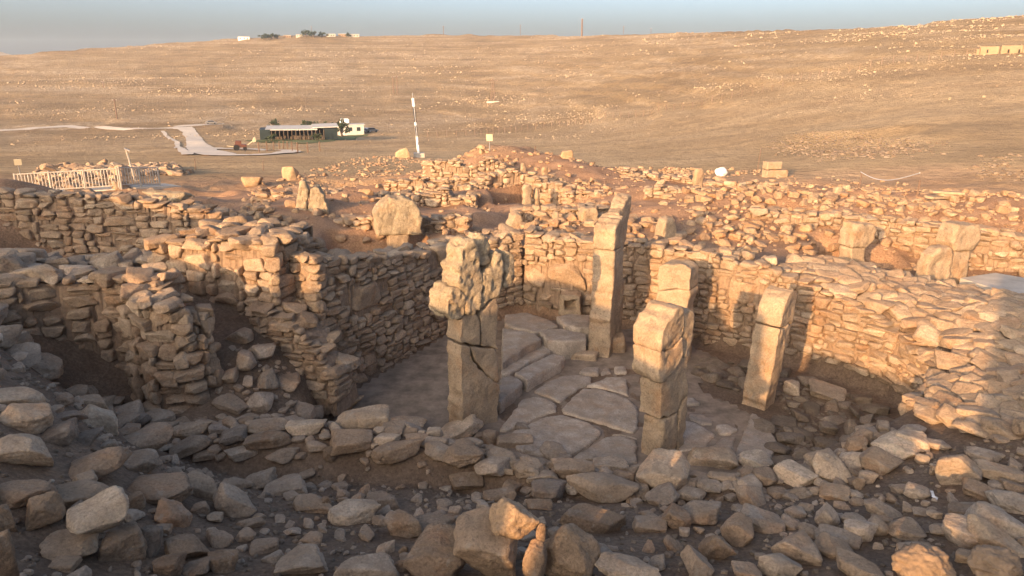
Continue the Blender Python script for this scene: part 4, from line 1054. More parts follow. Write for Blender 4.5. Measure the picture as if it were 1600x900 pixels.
# loose stones at lower right
for a in [(1218, 1368, 282, 452, 'boulder', '', 'long smooth stone pointing downhill below the stone slope', 48),
          (1358, 1492, 278, 352, 'boulder', '', 'rounded stone right of the long smooth one', 0), (1388, 1572, 350, 428, 'slab', 'g', 'long flat stone at the right under the stone slope', 12),
          (1448, 1522, 414, 462, 'boulder', '', 'small stone just below the long flat one at right', 0), (1328, 1492, 443, 508, 'slab', 'b', 'flat layered stone left above the big right boulder', 6),
          (1448, 1640, 458, 562, 'boulder', 'g', 'grey slab like boulder at the right edge', 10), (1365, 1592, 510, 695, 'boulder', '', 'big rounded boulder near the right edge', 22),
          (1282, 1422, 508, 602, 'boulder', 'b', 'brown stone behind the big rounded boulder at right', -15), (1258, 1465, 570, 722, 'boulder', '', 'round domed boulder left of the sunlit tan slab', 0),
          (1345, 1610, 640, 742, 'slab', 'w', 'long tan slab with a sunlit spot at the lower right', 14), (1310, 1418, 708, 782, 'block', 't', 'tan block propping the long tan slab', 0),
          (722, 838, 433, 506, 'slab', 't', 'small tan stone in front of the low wall at right', 0), (843, 902, 458, 498, 'slab', 'p', 'little pale stone right of the small tan one', 15),
          (618, 692, 503, 562, 'boulder', '', 'small rounded stone alone on the dark dirt at right', 0), (698, 790, 530, 625, 'slab', '', 'stone leaning right in the dirt, right of the lone small one', 40),
          (343, 488, 428, 540, 'angular', 'g', 'grey wedge stone pointing up left in the middle right', 30), (378, 548, 528, 652, 'slab', '', 'brown grey slab below the grey wedge', 20),
          (298, 428, 568, 714, 'angular', 'b', 'dark angular stone below the brown grey slab', 15), (128, 294, 493, 622, 'boulder', '', 'bulging stone with a crusted top right of the big pale one', 0),
          (98, 218, 453, 522, 'slab', 'g', 'flat grey stone under the big pale angular stone', 0), (708, 880, 622, 705, 'slab', '', 'smooth stone behind the ragged grey rock', 8), (528, 725, 618, 795, 'boulder', '', 'largest slanting boulder in the lower right foreground', 38),
          (698, 880, 662, 764, 'angular', 'g', 'ragged grey rock right of the large slanting boulder', 10), (628, 742, 608, 672, 'boulder', '', 'stone behind the large slanting boulder', 0),
          (548, 642, 578, 634, 'slab', '', 'thin stone above the large slanting boulder', 18), (828, 952, 583, 692, 'boulder', '', 'rounded stone in the middle of the right hand dirt', -10),
          (918, 1006, 573, 662, 'slab', 'g', 'grey stone overlapping the rounded one on its right', 50), (908, 1064, 503, 582, 'slab', 'g', 'smooth grey slab lying across the dirt at right', 16),
          (808, 908, 553, 610, 'slab', 'g', 'flat grey stone left of the smooth grey slab', 0), (1008, 1158, 582, 678, 'boulder', '', 'domed stone with a split side in the right foreground', 0),
          (1053, 1192, 678, 742, 'slab', '', 'flat stone with a pointed tip above the earth clod', -14), (218, 328, 638, 775, 'boulder', 'b', 'dark oval stone at the lower middle right', 40),
          (453, 615, 708, 850, 'angular', '', 'triangular slab at the bottom edge right of the dark oval', 20), (778, 992, 738, 850, 'angular', 'g', 'grey faceted rock at the bottom edge before the earth clod', 8),
          (338, 462, 768, 850, 'boulder', 'b', 'brown stone at the bottom edge left of the triangular slab', 0), (1088, 1182, 428, 502, 'block', '', 'squared stone in the dirt left of the white scraps', 10),
          (1180, 1235, 540, 588, 'boulder', 'p', 'small pale stone below the white scraps', 0), (1195, 1280, 600, 660, 'boulder', '', 'small knobbly stone left of the round domed boulder', 0),
          (1120, 1180, 535, 575, 'slab', '', 'small flat stone left of the small pale one', 0), (970, 1000, 480, 515, 'boulder', '', 'first of two little stones below the squared stone', 0), (1000, 1048, 475, 520, 'slab', 'b', 'second little stone, flatter, below the squared stone', 20),
          (40, 165, 520, 635, 'slab', 'b', 'narrow brown stone slanting in the dirt under the pale angular one', 42), (15, 90, 555, 615, 'boulder', 'b', 'small brown stone left of the narrow slanting one', 0),
          (40, 130, 670, 730, 'slab', 'b', 'thin brown stone slanting at the lower middle', 34), (120, 265, 730, 850, 'slab', 'b', 'long brown stone slanting at the bottom, below the thin one', 40),
          (1570, 1640, 660, 715, 'boulder', 'g', 'grey stone cut by the right edge', 0), (1500, 1600, 420, 470, 'slab', 'b', 'brown flat stone at the right edge above the grey slab', 5)]:
    put(R9, *a)
def fill_near():
    rs = np.random.RandomState(31); P = np.array(NEARW); n = 0; taken = list(LOOSE)
    for _ in range(5200):
        i = rs.randint(len(P) - 1); t = rs.rand(); a, b = P[i], P[i + 1]; d = (b - a)[:2] / np.linalg.norm((b - a)[:2])
        off = rs.uniform(-.34, .42); p = a[:2] + (b - a)[:2] * t + np.array([d[1], -d[0]]) * off
        q = .11 + .34 * rs.rand() ** 1.3
        if any((p[0] - u) ** 2 + (p[1] - v) ** 2 < ((q / 2 + w) * .74) ** 2 for u, v, w in taken): continue
        taken.append((p[0], p[1], q / 2)); LOOSE.append((p[0], p[1], q / 2)); h = q * rs.uniform(.45, .75); n += 1
        z = gz(p[0], p[1])
        stone('stone', Vector((p[0], p[1], z + h * .2)) - near_wall.location, Euler((rs.randn() * .2, rs.randn() * .2, rs.uniform(0, 6.28))).to_matrix(), (q * 1.2, q * .9, h), ('boulder', 'slab', 'block', 'angular')[rs.randint(4)], int(rs.randint(50)), 'rubble', near_wall, ('', 'b', '', 'g')[rs.randint(4)])
        if n > 215: break
    print('near infill', n)
fill_near()
HAND = [o for o in COL.objects if o.name.startswith('loose_stone')]

# earth clods that catch the last sun at the lower right
def clod(reg, x0, x1, y0, y1, label, sd):
    px0, py0 = reg((x0, y0)); px1, py1 = reg((x1, y1)); g = hit((px0 + px1) / 2, py1 - 8)
    w = (px1 - px0) * mpp(g)
    v, f = ico(5); rs = np.random.RandomState(sd)
    r = 1 + .22 * fbm(v * 1.6 + sd, sd, 3) + .16 * fbm(v * 6 + sd, sd + 2, 4) + .09 * fbm(v * 18 + sd, sd + 3, 3)
    o = link('earth_clod', mesh_np('earth_clod', v * r[:, None] * np.array([w * .5, w * .45, w * .32]), f), M['soil'], None, g + Vector((0, .1, .06)))
    tag(o, label, 'earth clod')
    LOOSE.append((g.x, g.y, w * .45))
clod(R9, 1065, 1300, 716, 860, 'crumbly earth clod catching sun at the bottom right, the bigger of two', 3)
clod(R9, 1395, 1600, 748, 860, 'crumbly earth clod catching sun in the bottom right corner, the smaller', 8)
for k, (x0, y0, lb) in enumerate([(1188, 470, 'white paper scrap on the dirt at right, upper of two'), (1205, 490, 'white paper scrap on the dirt at right, lower of two')]):
    g = hit(*R9((x0 + 8, y0 + 8))); s = .035
    m = MB().add([(-s, -s * .7, .0), (s * .8, -s, .012), (s, s * .8, .03), (-s * .7, s, .02), (0, 0, .03)], [(0, 1, 4), (1, 2, 4), (2, 3, 4), (3, 0, 4)])
    o = m.build('paper_scrap', M['whitep']); o.location = g + Vector((0, 0, .012)); o.rotation_euler = (.1, .2, k * 1.1)
    tag(o, lb, 'paper scrap')
# ---------------------------------------------------------------- scattered stones
class Grid:
    def __init__(s, c=.5): s.c = c; s.d = {}
    def add(s, x, y, r): s.d.setdefault((int(x // s.c), int(y // s.c)), []).append((x, y, r))
    def clear(s, x, y, r, k=.8):
        i, j = int(x // s.c), int(y // s.c); n = 1 + int((r + .6) // s.c)
        for a in range(i - n, i + n + 1):
            for b in range(j - n, j + n + 1):
                for (u, v, w) in s.d.get((a, b), ()):
                    if (x - u) ** 2 + (y - v) ** 2 < ((r + w) * k) ** 2: return False
        return True
GR = Grid()
for x, y, r in LOOSE: GR.add(x, y, r)
KEEP = []            # footprints of pillars and walls kept free
SCAT = []            # (px size, zone, matrix pieces ...)
PCOL = np.array([(-.66, 11.62, .55), (2.36, 10.66, .55), (3.36, 14.5, .5), (2.0, 14.98, .55), (4.5, 12.42, .42)])
def in_view(p, m=30):
    f = depth_of(p)
    if f < 1: return False
    sx = 800 + FPX * p[0] / f; sy = 450 - FPX * (p[1] * SP + (p[2] - CAM_H) * CP) / f
    return -m < sx < 1600 + m and 0 < sy < 900 + m
def scatter(zone, poly, n, rng, power=2.2, kinds=('boulder', 'boulder', 'angular', 'slab', 'block'), sink=.28, seed=1, k=.78, flatten=(.5, .8), mask=None, tilt=.22, tone='', court=False, mat='rubble', maxn=None):
    rs = np.random.RandomState(seed); P = np.array(poly); x0, y0 = P.min(0); x1, y1 = P.max(0)
    got = 0
    xs = rs.uniform(x0, x1, n); ys = rs.uniform(y0, y1, n)
    ok = in_poly(xs, ys, poly)
    if not court: ok &= poly_dist(xs, ys, COURT) > .1
    if mask is not None: ok &= rs.rand(n) < mask(xs, ys)
    if not court:
        for pl, _z, _b in PITS[1:]: ok &= poly_dist(xs, ys, pl) > .25
    xs, ys = xs[ok], ys[ok]
    r = rng[0] + (rng[1] - rng[0]) * rs.rand(len(xs)) ** power
    o = np.argsort(-r); xs, ys, r = xs[o], ys[o], r[o]
    zs = ground(xs, ys)
    for x, y, z, q in zip(xs, ys, zs, r):
        if ((PCOL[:, 0] - x) ** 2 + (PCOL[:, 1] - y) ** 2 < (PCOL[:, 2] + q * .5) ** 2).any(): continue
        if not in_view((x, y, z)): continue
        if not GR.clear(x, y, q / 2, k): continue
        GR.add(x, y, q / 2)
        kd = kinds[rs.randint(len(kinds))]
        h = q * rs.uniform(*flatten) * (.6 if kd == 'slab' else 1)
        sz = (q * rs.uniform(1.0, 1.3), q * rs.uniform(.7, 1.0), h)
        R = Euler((rs.randn() * tilt, rs.randn() * tilt, rs.uniform(0, 6.28))).to_matrix()
        c = Vector((x, y, z + h * (.5 - sink)))
        SCAT.append((q / mpp(c), zone, c, R, sz, kd, int(rs.randint(60)), tone, mat)); got += 1
        if maxn and got >= maxn: break
    return got
def pxpoly(pts): return [tuple(hit(*p)[:2]) for p in pts]

# right-hand slope of overlapping stones: a collapsed wall with stones as its parts
slope_poly = [(5.85, 9.9), (6.4, 10.5), (6.95, 11.3), (7.05, 12.2), (6.75, 13.2), (6.1, 14.3), (5.6, 15.3), (7.0, 16.2), (9.5, 15.2), (12.5, 13.5), (12, 10.5), (9, 8.6), (7.2, 8.2), (6.0, 8.7)]
def slope():
    rs = np.random.RandomState(5); P = np.array(slope_poly); items = []
    org = Vector((8, 11.5, 1.4))
    W = empty('collapsed_wall', org); tag(W, 'broad slope of overlapping flat stones spilling right of the sunken court', 'collapsed wall')
    n = 18000
    xs = rs.uniform(5.4, 12.5, n); ys = rs.uniform(8, 16.3, n); ok = in_poly(xs, ys, slope_poly) & (poly_dist(xs, ys, COURT) > .1)
    xs, ys = xs[ok], ys[ok]; r = rs.uniform(.12, .36, len(xs)) ; o = np.argsort(-r); xs, ys, r = xs[o], ys[o], r[o]
    zs = ground(xs, ys)
    for x, y, z, q in zip(xs, ys, zs, r):
        if not in_view((x, y, z)) or not GR.clear(x, y, q / 2, .72): continue
        GR.add(x, y, q / 2)
        a = 2.35 + rs.randn() * .42                        # long side runs down to the court
        R = Euler((-.28 + rs.randn() * .18, rs.randn() * .18, a)).to_matrix()
        h = q * rs.uniform(.42, .62)
        items.append((Vector((x, y, z + h * .36)), R, (q * 1.55, q * .9, h), ('slab', 'angular', 'block', 'boulder')[rs.randint(4)], int(rs.randint(50))))
    items.sort(key=lambda t: -max(t[2]) / mpp(t[0]))
    for p, R, sz, kd, i in items[:300]: stone('stone', p - org, R, sz, kd, i, 'wall', W)
    joined('small_stones', [(mat4(p - org, R, sz), kd, i, 4 if max(sz) / mpp(p) > 22 else 3) for p, R, sz, kd, i in items[300:]], 'wall', W)
    print('slope', len(items))
slope()

NEARP = [(-6.5, 4), (-7.5, 8), (-6.6, 9.6), (-5.2, 9.0), (-3.5, 8.9), (.5, 8.8), (3, 8.3), (5.6, 8.8), (6.5, 8.2), (8.2, 7.5), (6, 4), (0, 3.6)]
scatter('dirt', NEARP, 2600, (.05, .2), 2.4, seed=2, sink=.3, k=1.0)
scatter('dirt', NEARP, 9000, (.02, .08), 2.2, seed=3, sink=.3, k=1.0, kinds=('boulder', 'angular'), mat='gravel')
BANK = [(-3.2, 4.2), (-4.2, 6.8), (-5.0, 8.2), (-6.2, 9.8), (-8.2, 10.8), (-11, 12.5), (-12.5, 12), (-9, 7), (-6, 4)]
scatter('bank', BANK, 5200, (.2, .62), 1.5, seed=4, sink=.22, k=.72, tone='')
HOLL = [(-5.0, 8.8), (-6.6, 10.6), (-5.5, 10.1), (-4.5, 10.2), (-4.6, 11.7), (-4.2, 11.7), (-3.2, 11.4), (-2.8, 10.4), (-2.2, 9.9), (-4, 9.2)]
scatter('hollow', HOLL, 5000, (.05, .42), 2.4, seed=6, sink=.3, k=.85)
scatter('left terrace', [(-12.5, 12.2), (-8, 11.9), (-5.4, 13.6), (-5, 15.5), (-8, 16), (-12, 15.8)], 2600, (.12, .55), 2.0, seed=7, k=.85)
CR = [(3.9, 14.7), (5.6, 13.6), (6.6, 12.5), (6.7, 11.6), (5.7, 10.5), (4.4, 9.9), (3.9, 10.6), (4.3, 11.6), (4.9, 12.0), (4.2, 13.0), (3.7, 13.6)]
scatter('court floor', CR, 5000, (.05, .40), 2.8, seed=8, court=True, sink=.36, k=.92, flatten=(.35, .6), mat='gravel')
scatter('court floor', [(-1.2, 9.9), (.5, 9.7), (4.0, 9.5), (4.2, 10.3), (3.0, 9.8), (1.2, 10.2), (0, 10.4)], 500, (.06, .2), 2, seed=9, court=True, k=1)
# rear rubble
RUB = pxpoly([(330, 345), (400, 300), (470, 268), (560, 246), (640, 244), (760, 236), (830, 240), (1000, 262), (1240, 268), (1420, 285), (1560, 312), (1640, 340), (1640, 330), (1000, 345), (820, 352), (700, 372), (560, 392), (500, 385), (400, 372)])
def rmask(x, y): return np.clip(.10 + 1.3 * fbm2(x, y, 3.0, 21, 3) + .6 * np.exp(-((x + .9) ** 2 / 40 + (y - 38) ** 2 / 90)), .06, 1)
scatter('rear rubble', RUB, 30000, (.08, .42), 2.4, seed=10, k=.8, mask=rmask, sink=.36, mat='rear')
scatter('rear rubble', [(-9, 17.5), (-6.5, 17.7), (-5, 15), (-3.5, 13.6), (-1.4, 17), (1, 18.2), (5, 16.2), (8, 16.5), (9.5, 19.5), (0, 21.5), (-9, 22)], 7000, (.08, .40), 2.0, seed=12, k=.85, mask=lambda x, y: np.clip(.4 + 1.2 * fbm2(x, y, 2.0, 35, 2), .05, 1), mat='rear')
scatter('rear rubble', [(5, 18), (18, 17), (20, 24), (5, 25)], 8000, (.08, .38), 2.2, seed=13, k=.85, mask=lambda x, y: .3 + .7 * fbm2(x, y, 2.5, 33, 2), mat='rear')
LEFTR = pxpoly([(0, 284), (60, 262), (120, 256), (270, 258), (330, 290), (330, 330), (240, 322), (120, 300)])
scatter('left rubble', LEFTR, 5000, (.2, .9), 2.4, seed=14, k=.8, mask=lambda x, y: np.clip(.15 + 1.6 * fbm2(x, y, 4, 44, 2), .03, 1), mat='wall')
rowp = pxpoly([(110, 276), (116, 266), (275, 262), (280, 274)])
scatter('left rubble', rowp, 2500, (.3, 1.1), 1.6, seed=15, k=.7, mat='wall')
ringp = []
def annulus(cx, cy, rx, ry, seed, n, rng):
    """stones heaped round an old quarry hollow on the slope"""
    rs = np.random.RandomState(seed); a = rs.uniform(0, 6.28, n); n = n * 2 // 3; a = a[:n]; q = .95 + rs.randn(n) * .30 + .12 * np.sin(a * 3 + 1); keep = rs.rand(n) < .45 + .55 * np.clip(np.sin(a + .5), 0, 1); a = a[keep]; q = q[keep]; n = len(a)
    return [hit(cx + rx * math.cos(t) * s, cy + ry * math.sin(t) * s) for t, s in zip(a, q)], rs.uniform(*rng, n)

SCAT.sort(key=lambda t: -t[0])
print('scatter', len(SCAT), 'hand', len(HAND))
n_obj = max(0, 296 - len(HAND))
bigs = SCAT[:n_obj]; rest = SCAT[n_obj:]
WHERE = {'dirt': 'lying in the foreground dirt', 'bank': 'on the steep stony bank at left', 'hollow': 'in the hollow behind the low wall', 'left terrace': 'on the shaded terrace at upper left',
         'court floor': 'on the rubbly floor of the court', 'rear rubble': 'in the sunlit rubble behind the court', 'left rubble': 'in the rubble near the railing'}
ADJ = {'boulder': 'rounded', 'slab': 'flat', 'block': 'squared', 'angular': 'sharp edged', 'rough': 'rough'}
ORD = ['', 'second ', 'third ', 'fourth ', 'fifth ', 'sixth ', 'seventh ', 'eighth ', 'ninth ', 'tenth ', 'eleventh ', 'twelfth ', 'thirteenth ', 'fourteenth ', 'fifteenth ', 'sixteenth ', 'seventeenth ', 'eighteenth ', 'nineteenth ', 'twentieth ']
fam = {}
for t in bigs: fam.setdefault((t[1], t[5]), []).append(t)
for (zone, kd), L in fam.items():
    L.sort(key=lambda t: t[2].x / depth_of(t[2]))
    n = len(L)
    for i, t in enumerate(L):
        px, _, c, R, sz, kd, ii, tone, mat = t
        o = stone('loose_stone', c, R, sz, kd, ii, mat, None, tone)
        k, side = (i, 'left') if i < (n + 1) // 2 else (n - 1 - i, 'right')
        num = ORD[k] if k < len(ORD) else 'number %d ' % (k + 1)
        lb = '%s stone %s, %sfrom the %s' % (ADJ[kd], WHERE[zone], num if num else 'first ', side)
        tag(o, lb, 'stone', 'loose stones ' + WHERE[zone].replace('lying ', ''))
for zone in dict.fromkeys(t[1] for t in rest):
    for mt in dict.fromkeys(t[8] for t in rest if t[1] == zone):
        joined({'dirt': 'gravel', 'bank': 'bank_rubble', 'hollow': 'hollow_rubble', 'left terrace': 'terrace_rubble', 'court floor': 'court_rubble', 'rear rubble': 'sunlit_rubble', 'left rubble': 'fence_rubble'}[zone],
               [(mat4(c, R, sz), kd, ii, 4 if px > 26 else 3 if px > 8 else 2) for px, z, c, R, sz, kd, ii, tone, m in rest if z == zone and m == mt], mt, None,
               'small loose stones ' + WHERE[zone])
# ---------------------------------------------------------------- roads and tracks
def ribbon(name, pts, mat, lift, label):
    """pts: (px, py, width in metres) dropped on the ground"""
    W = [hit(p[0], p[1]) for p in pts]; P = []; px0_ = pts[0][0] * .013
    for i in range(len(W) - 1):
        k = max(2, int((W[i + 1] - W[i]).length / 3))
        for j in range(k): t = j / k; P.append((W[i].lerp(W[i + 1], t), pts[i][2] * (1 - t) + pts[i + 1][2] * t))
    P.append((W[-1], pts[-1][2])); V = []; F = []; m = 5
    for i, (p, w) in enumerate(P):
        a = P[max(0, i - 1)][0]; b = P[min(len(P) - 1, i + 1)][0]; t = (b - a); t.z = 0; t.normalize(); nn = Vector((t.y, -t.x, 0))
        w = w * (1 + .4 * float(noise3([[i * .31, px0_, .5]], 5)[0])); p = p + nn * .5 * float(noise3([[i * .23, px0_, 7.5]], 6)[0])
        for j in range(m): q = p + nn * w * (j / (m - 1) - .5); V.append((q.x, q.y, 0))
    V = np.array(V); V[:, 2] = ground(V[:, 0], V[:, 1]) + lift
    for i in range(len(P) - 1):
        for j in range(m - 1): F.append((i * m + j, i * m + j + 1, i * m + m + j + 1, i * m + m + j))
    o = link(name, mesh_np(name, V, F), mat); tag(o, label, kind='structure')
ribbon('dirt_road', [(-60, 206, 5), (40, 202, 5), (110, 197, 5.5), (200, 201, 5), (290, 200, 6)], M['road'], .1, 'pale dirt road crossing the plain at left')
ribbon('gravel_road', [(285, 199, 6), (296, 206, 5), (303, 217, 4.6), (308, 228, 4.6), (318, 237, 4.6), (345, 243, 4), (400, 243, 3.2), (440, 240, 3), (455, 237, 3), (446, 235, 2.6), (400, 234, 2.6), (350, 233, 2.8), (316, 231, 3)], M['road'], .12, 'pale gravel road bending in a loop before the low building')
ribbon('parking_ground', [(272, 198, 3), (300, 196, 6), (330, 194.5, 4), (348, 193, 2)], M['road'], .11, 'pale bare parking ground by the road')
ribbon('lawn', [(395, 222, 6), (420, 222, 14), (460, 221, 16), (510, 217, 14), (560, 211, 9)], M['lawn'], .1, 'green strip of lawn before the low building')
ribbon('footpath', [(255, 205, 1.2), (275, 222, 1.2), (290, 243, 1.2)], M['road'], .15, 'thin pale footpath beside the gravel road')

def frame_at(px, py):
    g = hit(px, py); e = empty('x', g, math.atan2(-g.x, g.y)); return e, mpp(g)
def thing(name, px, py, label, cat, group=None):
    e, k = frame_at(px, py); e.name = name; tag(e, label, cat, group); return e, k

# ---------------------------------------------------------------- low building in the valley
e, k = thing('low_building', 470, 219, 'long low dark building with a pale flat roof and open veranda in the valley', 'building')
L = 118 * k; x0 = -60 * k; H = 2.4
MB().box((x0 + L / 2, 9, H / 2), (L - 1, 8, H - .6)).build('wall', M['teal'], e)
MB().box((x0 + L * .065, 3.2, H / 2 + .2), (L * .13, 7, H + .4)).build('end_container', M['teal'], e)
MB().box((x0 + L * .9, 3.6, H / 2 + .1), (L * .18, 6, H + .2)).build('end_container', M['teal'], e)
MB().box((x0 + L * .40, 5.8, H + .22), (L * .66, 12, .28), 0, .012).build('roof', M['roof'], e)
MB().box((x0 + L * .84, 6.2, H + .55), (L * .34, 11, .22), 0, -.02).build('roof', M['roof'], e)
for i in range(14):
    MB().tube((x0 + L * .15 + i * L * .66 / 13, -1.2, -.4), (x0 + L * .15 + i * L * .66 / 13, -1.2, H + .1), .11, None, 6).build('post', M['bark'], e)
MB().box((x0 + L * .47, 4.8, 1.2), (L * .67, .3, 2.9)).build('dark_opening', M['dark'], e)
rs = np.random.RandomState(4)
m = MB()
for i in range(46): m.box((x0 + L * (.15 + .65 * rs.rand()), .2 + rs.rand() * 2.6, .35), (.5, .5, .8 + rs.rand() * .5))
tag(m.build('chairs_and_tables', M['bark'], e), None, kind='stuff')
# white parts to the right of it
e2, k2 = thing('white_cabin', 547, 211, 'white painted cabin with dark openings at the right end of the low building', 'cabin')
MB().box((0, 2, 1.5), (9, 5, 3.4)).build('wall', M['roof'], e2)
for q in (-2.6, .2, 2.8): MB().box((q, -.52, 1.9), (1.2, .12, 1.2)).build('window', M['glass'], e2)
MB().box((0, 2, 3.28), (9.6, 5.6, .18)).build('roof', M['roof'], e2)
MB().box((-1.5, 3, 4.2), (3, 2.4, 1.6)).build('roof_tank', M['whitep'], e2, .25)
def car(px, py, label, mat, ang=0.0, group='vehicles parked by the valley buildings', s=1.0):
    e, k = thing('parked_car', px, py, label, 'car', group); e.rotation_euler.z += ang
    body = [(-2.15, .35), (2.15, .35), (2.2, .8), (1.5, .98), (.75, 1.5), (-1.0, 1.52), (-1.7, 1.02), (-2.18, .92)]
    MB().prism([(a * s, b * s) for a, b in body], -.85 * s, .85 * s).build('body', mat, e, .06)
    MB().prism([(a * s, b * s) for a, b in [(1.3, 1.0), (.72, 1.42), (-.95, 1.44), (-1.5, 1.03)]], -.87 * s, .87 * s).build('window', M['glass'], e)
    for sx in (-1.3, 1.35):
        for sy in (-.8, .8): MB().tube((sx * s, sy * s - .12, .33 * s), (sx * s, sy * s + .12, .33 * s), .33 * s, None, 12).build('wheel', M['blackr'], e)
car(562, 208, 'white car parked nearest to the white cabin in the valley', M['whitep'], .3)
car(571, 207, 'white car in the middle of the row beyond the cabin', M['whitep'], -.4)
car(581, 206.5, 'grey car at the right end of the row beyond the cabin', M['grey'], .2)
car(330, 194, 'dark car parked alone on the pale ground above the road', M['grey'], .1)
e, k = thing('tractor', 376, 235, 'red tractor with a raised pale loader standing on the road loop', 'tractor'); e.scale = (.62, .62, .62)
MB().prism([(-1.6, .9), (1.6, .9), (1.7, 1.5), (.4, 1.7), (.3, 2.6), (-1.1, 2.65), (-1.3, 1.6), (-1.6, 1.5)], -.7, .7).build('body', M['red'], e, .05)
for sx, r in ((-1.0, .8), (1.2, .5)):
    for sy in (-.75, .75): MB().tube((sx, sy - .2, r), (sx, sy + .2, r), r, None, 14).build('wheel', M['blackr'], e)
MB().tube((1.7, 0, 1.1), (3.6, 0, 2.6), .14).tube((-1.5, 0, 1.0), (-3.4, 0, 1.4), .12).build('loader_arm', M['cream'], e)
MB().prism([(3.3, 2.1), (4.2, 2.3), (4.1, 3.5), (3.5, 3.3)], -.9, .9).build('bucket', M['cream'], e)
def tree(px, py, h, w, label, group, sd, name='tree'):
    e, k = thing(name, px, py, label, 'tree', group); rs = np.random.RandomState(sd)
    m = MB().tube((0, 0, -.5), (rs.randn() * .2, 0, h * .55), .09 * w, .04 * w, 7)
    for i in range(4):
        a = rs.uniform(0, 6.28); m.tube((0, 0, h * (.28 + .06 * i)), (math.cos(a) * w * .32, math.sin(a) * w * .32, h * (.6 + .08 * i)), .04 * w, .015 * w, 5)
    m.build('trunk', M['bark'], e)
    c = rs.randn(16, 3) * np.array([w * .26, w * .26, h * .17]) + np.array([0, 0, h * .66])
    p = c[rs.randint(0, 16, 520)] + rs.randn(520, 3) * np.array([w, w, h]) * .075
    V = []; F = []
    for q in p:
        a = Vector(rs.randn(3)).normalized(); b = a.orthogonal().normalized(); d = .055 * w * rs.uniform(.6, 1.5); n = len(V)
        V += [q + np.array(a) * d, q + np.array(b) * d * .7, q - np.array(a) * d, q - np.array(b) * d * .7]; F.append((n, n + 1, n + 2, n + 3))
    link('crown', mesh_np('crown', V, F, False), M['leaf'], e)
for i, (px, py, h, w, lb) in enumerate([(432, 206, 5, 5, 'small round tree rising behind the left part of the low building'), (484, 206, 5.2, 6, 'tree behind the middle of the low building'),
        (497, 220, 2.6, 3, 'small shrubby tree before the low building, at its middle'), (535, 214, 5.5, 5.5, 'dark tree between the low building and the white cabin'), (515, 205, 4, 4, 'little tree behind the right part of the low building'), (425, 222, 2.4, 2.6, 'small bushy tree before the left end of the low building')]):
    tree(px, py, h * .75, w * .85, lb, 'trees round the low building', 60 + i)

# ---------------------------------------------------------------- posts, poles, signs and rails
def pole(px, yt, yb, r, label, cat='pole', name='pole', mat='rust', group=None, lean=0.0, extra=None):
    e, k = thing(name, px, yb, label, cat, group)
    h = (yb - yt) * k / CP * 1.0
    MB().tube((0, 0, -.3), (lean * h, 0, h), r, r * .8, 7).build('shaft', M[mat], e)
    if extra: extra(e, h, k)
    return e, h, k
def cross(w, z=.93):
    def f(e, h, k):
        MB().box((0, 0, h * z), (w, .16, .2)).build('cross_arm', M['rust'], e)
        for q in (-.42, 0, .42): MB().tube((q * w, 0, h * z + .1), (q * w, 0, h * z + .5), .09, .05, 6).build('insulator', M['whitep'], e)
    return f
e, h, k = pole(655, 160, 246, .16, 'tall white lamp post with dark solar strips standing on a concrete block', 'lamp post', 'solar_lamp_post', 'whitep', lean=-.07)
MB().box((0, .1, .12), (1.25, 1.25, .8), 0).build('plinth', M['concrete'], e, .03)
for a, b in ((.36, .55), (.60, .86)):
    for sx in (-.085, .085):
        MB().tube((-.07 * h * a + sx, -.16, h * a), (-.07 * h * b + sx, -.16, h * b), .055, .05, 6).build('solar_strip', M['panel'], e)
MB().tube((-.07 * h * .87, 0, h * .87), (-.07 * h, 0, h * 1.0), .16, .15, 8).build('collar', M['whitep'], e)
MB().tube((-.07 * h, 0, h), (-.072 * h, 0, h * 1.06), .05, .05, 8).build('stem', M['grey'], e)
MB().tube((-.072 * h, 0, h * 1.05), (-.073 * h, 0, h * 1.085), .11, .07, 10).build('lamp', M['grey'], e)
MB().box((-.01 * h, -.13, h * .24), (.1, .08, .26)).build('switch_box', M['grey'], e)
def board(w, h_, mat, zc=1.0):
    def f(e, h, k): MB().box((0, -.07, h * zc - h_ / 2), (w, .05, h_)).build('board', M[mat], e, .01)
    return f
pole(765, 211, 236, .035, 'square cream sign on a thin post behind the rubble mound', 'sign', 'sign', 'grey', extra=board(.34, .36, 'cream'))
pole(33, 250, 280, .04, 'small yellowish sign on a post left of the railing', 'sign', 'sign', 'grey', extra=board(.38, .36, 'cream'))
pole(213, 236, 283, .07, 'slanting grey lamp post behind the railing', 'lamp post', 'lamp_post', 'steel', lean=-.16, extra=lambda e, h, k: MB().box((-.16 * h + .05, 0, h), (.3, .5, .08), 0, .5).build('lamp', M['steel'], e))
for px, yt, yb, lb in [(305, 249, 266, 'rusty stake on the plain right of the railing, upper left of two'), (411, 252, 267, 'rusty stake on the plain, right of two, above the yellow blocks'), (1182, 236, 272, 'thin leaning survey pole behind the white sack'), (835, 229, 243, 'thin stake on the right shoulder of the rubble mound'),
                       (1342, 272, 292, 'iron stake at the left end of the rope fence at right'), (1432, 283, 305, 'iron stake at the right end of the rope fence at right'), (1508, 303, 312, 'short iron stake right of the wooden planks')]:
    pole(px, yt, yb, .03, lb, 'stake', 'stake', 'rust', 'stakes about the dig', lean=.08)
a = hit(1342, 290); b = hit(1432, 303)
m = MB(); prev = None
for i in range(13):
    t = i / 12; q = a.lerp(b, t) + Vector((0, 0, .75 - .35 * math.sin(math.pi * t)))
    if prev: m.tube(prev, q, .018, None, 5)
    prev = q
tag(m.build('rope', M['whitep']), 'pale rope sagging between the two iron stakes at right', 'rope')

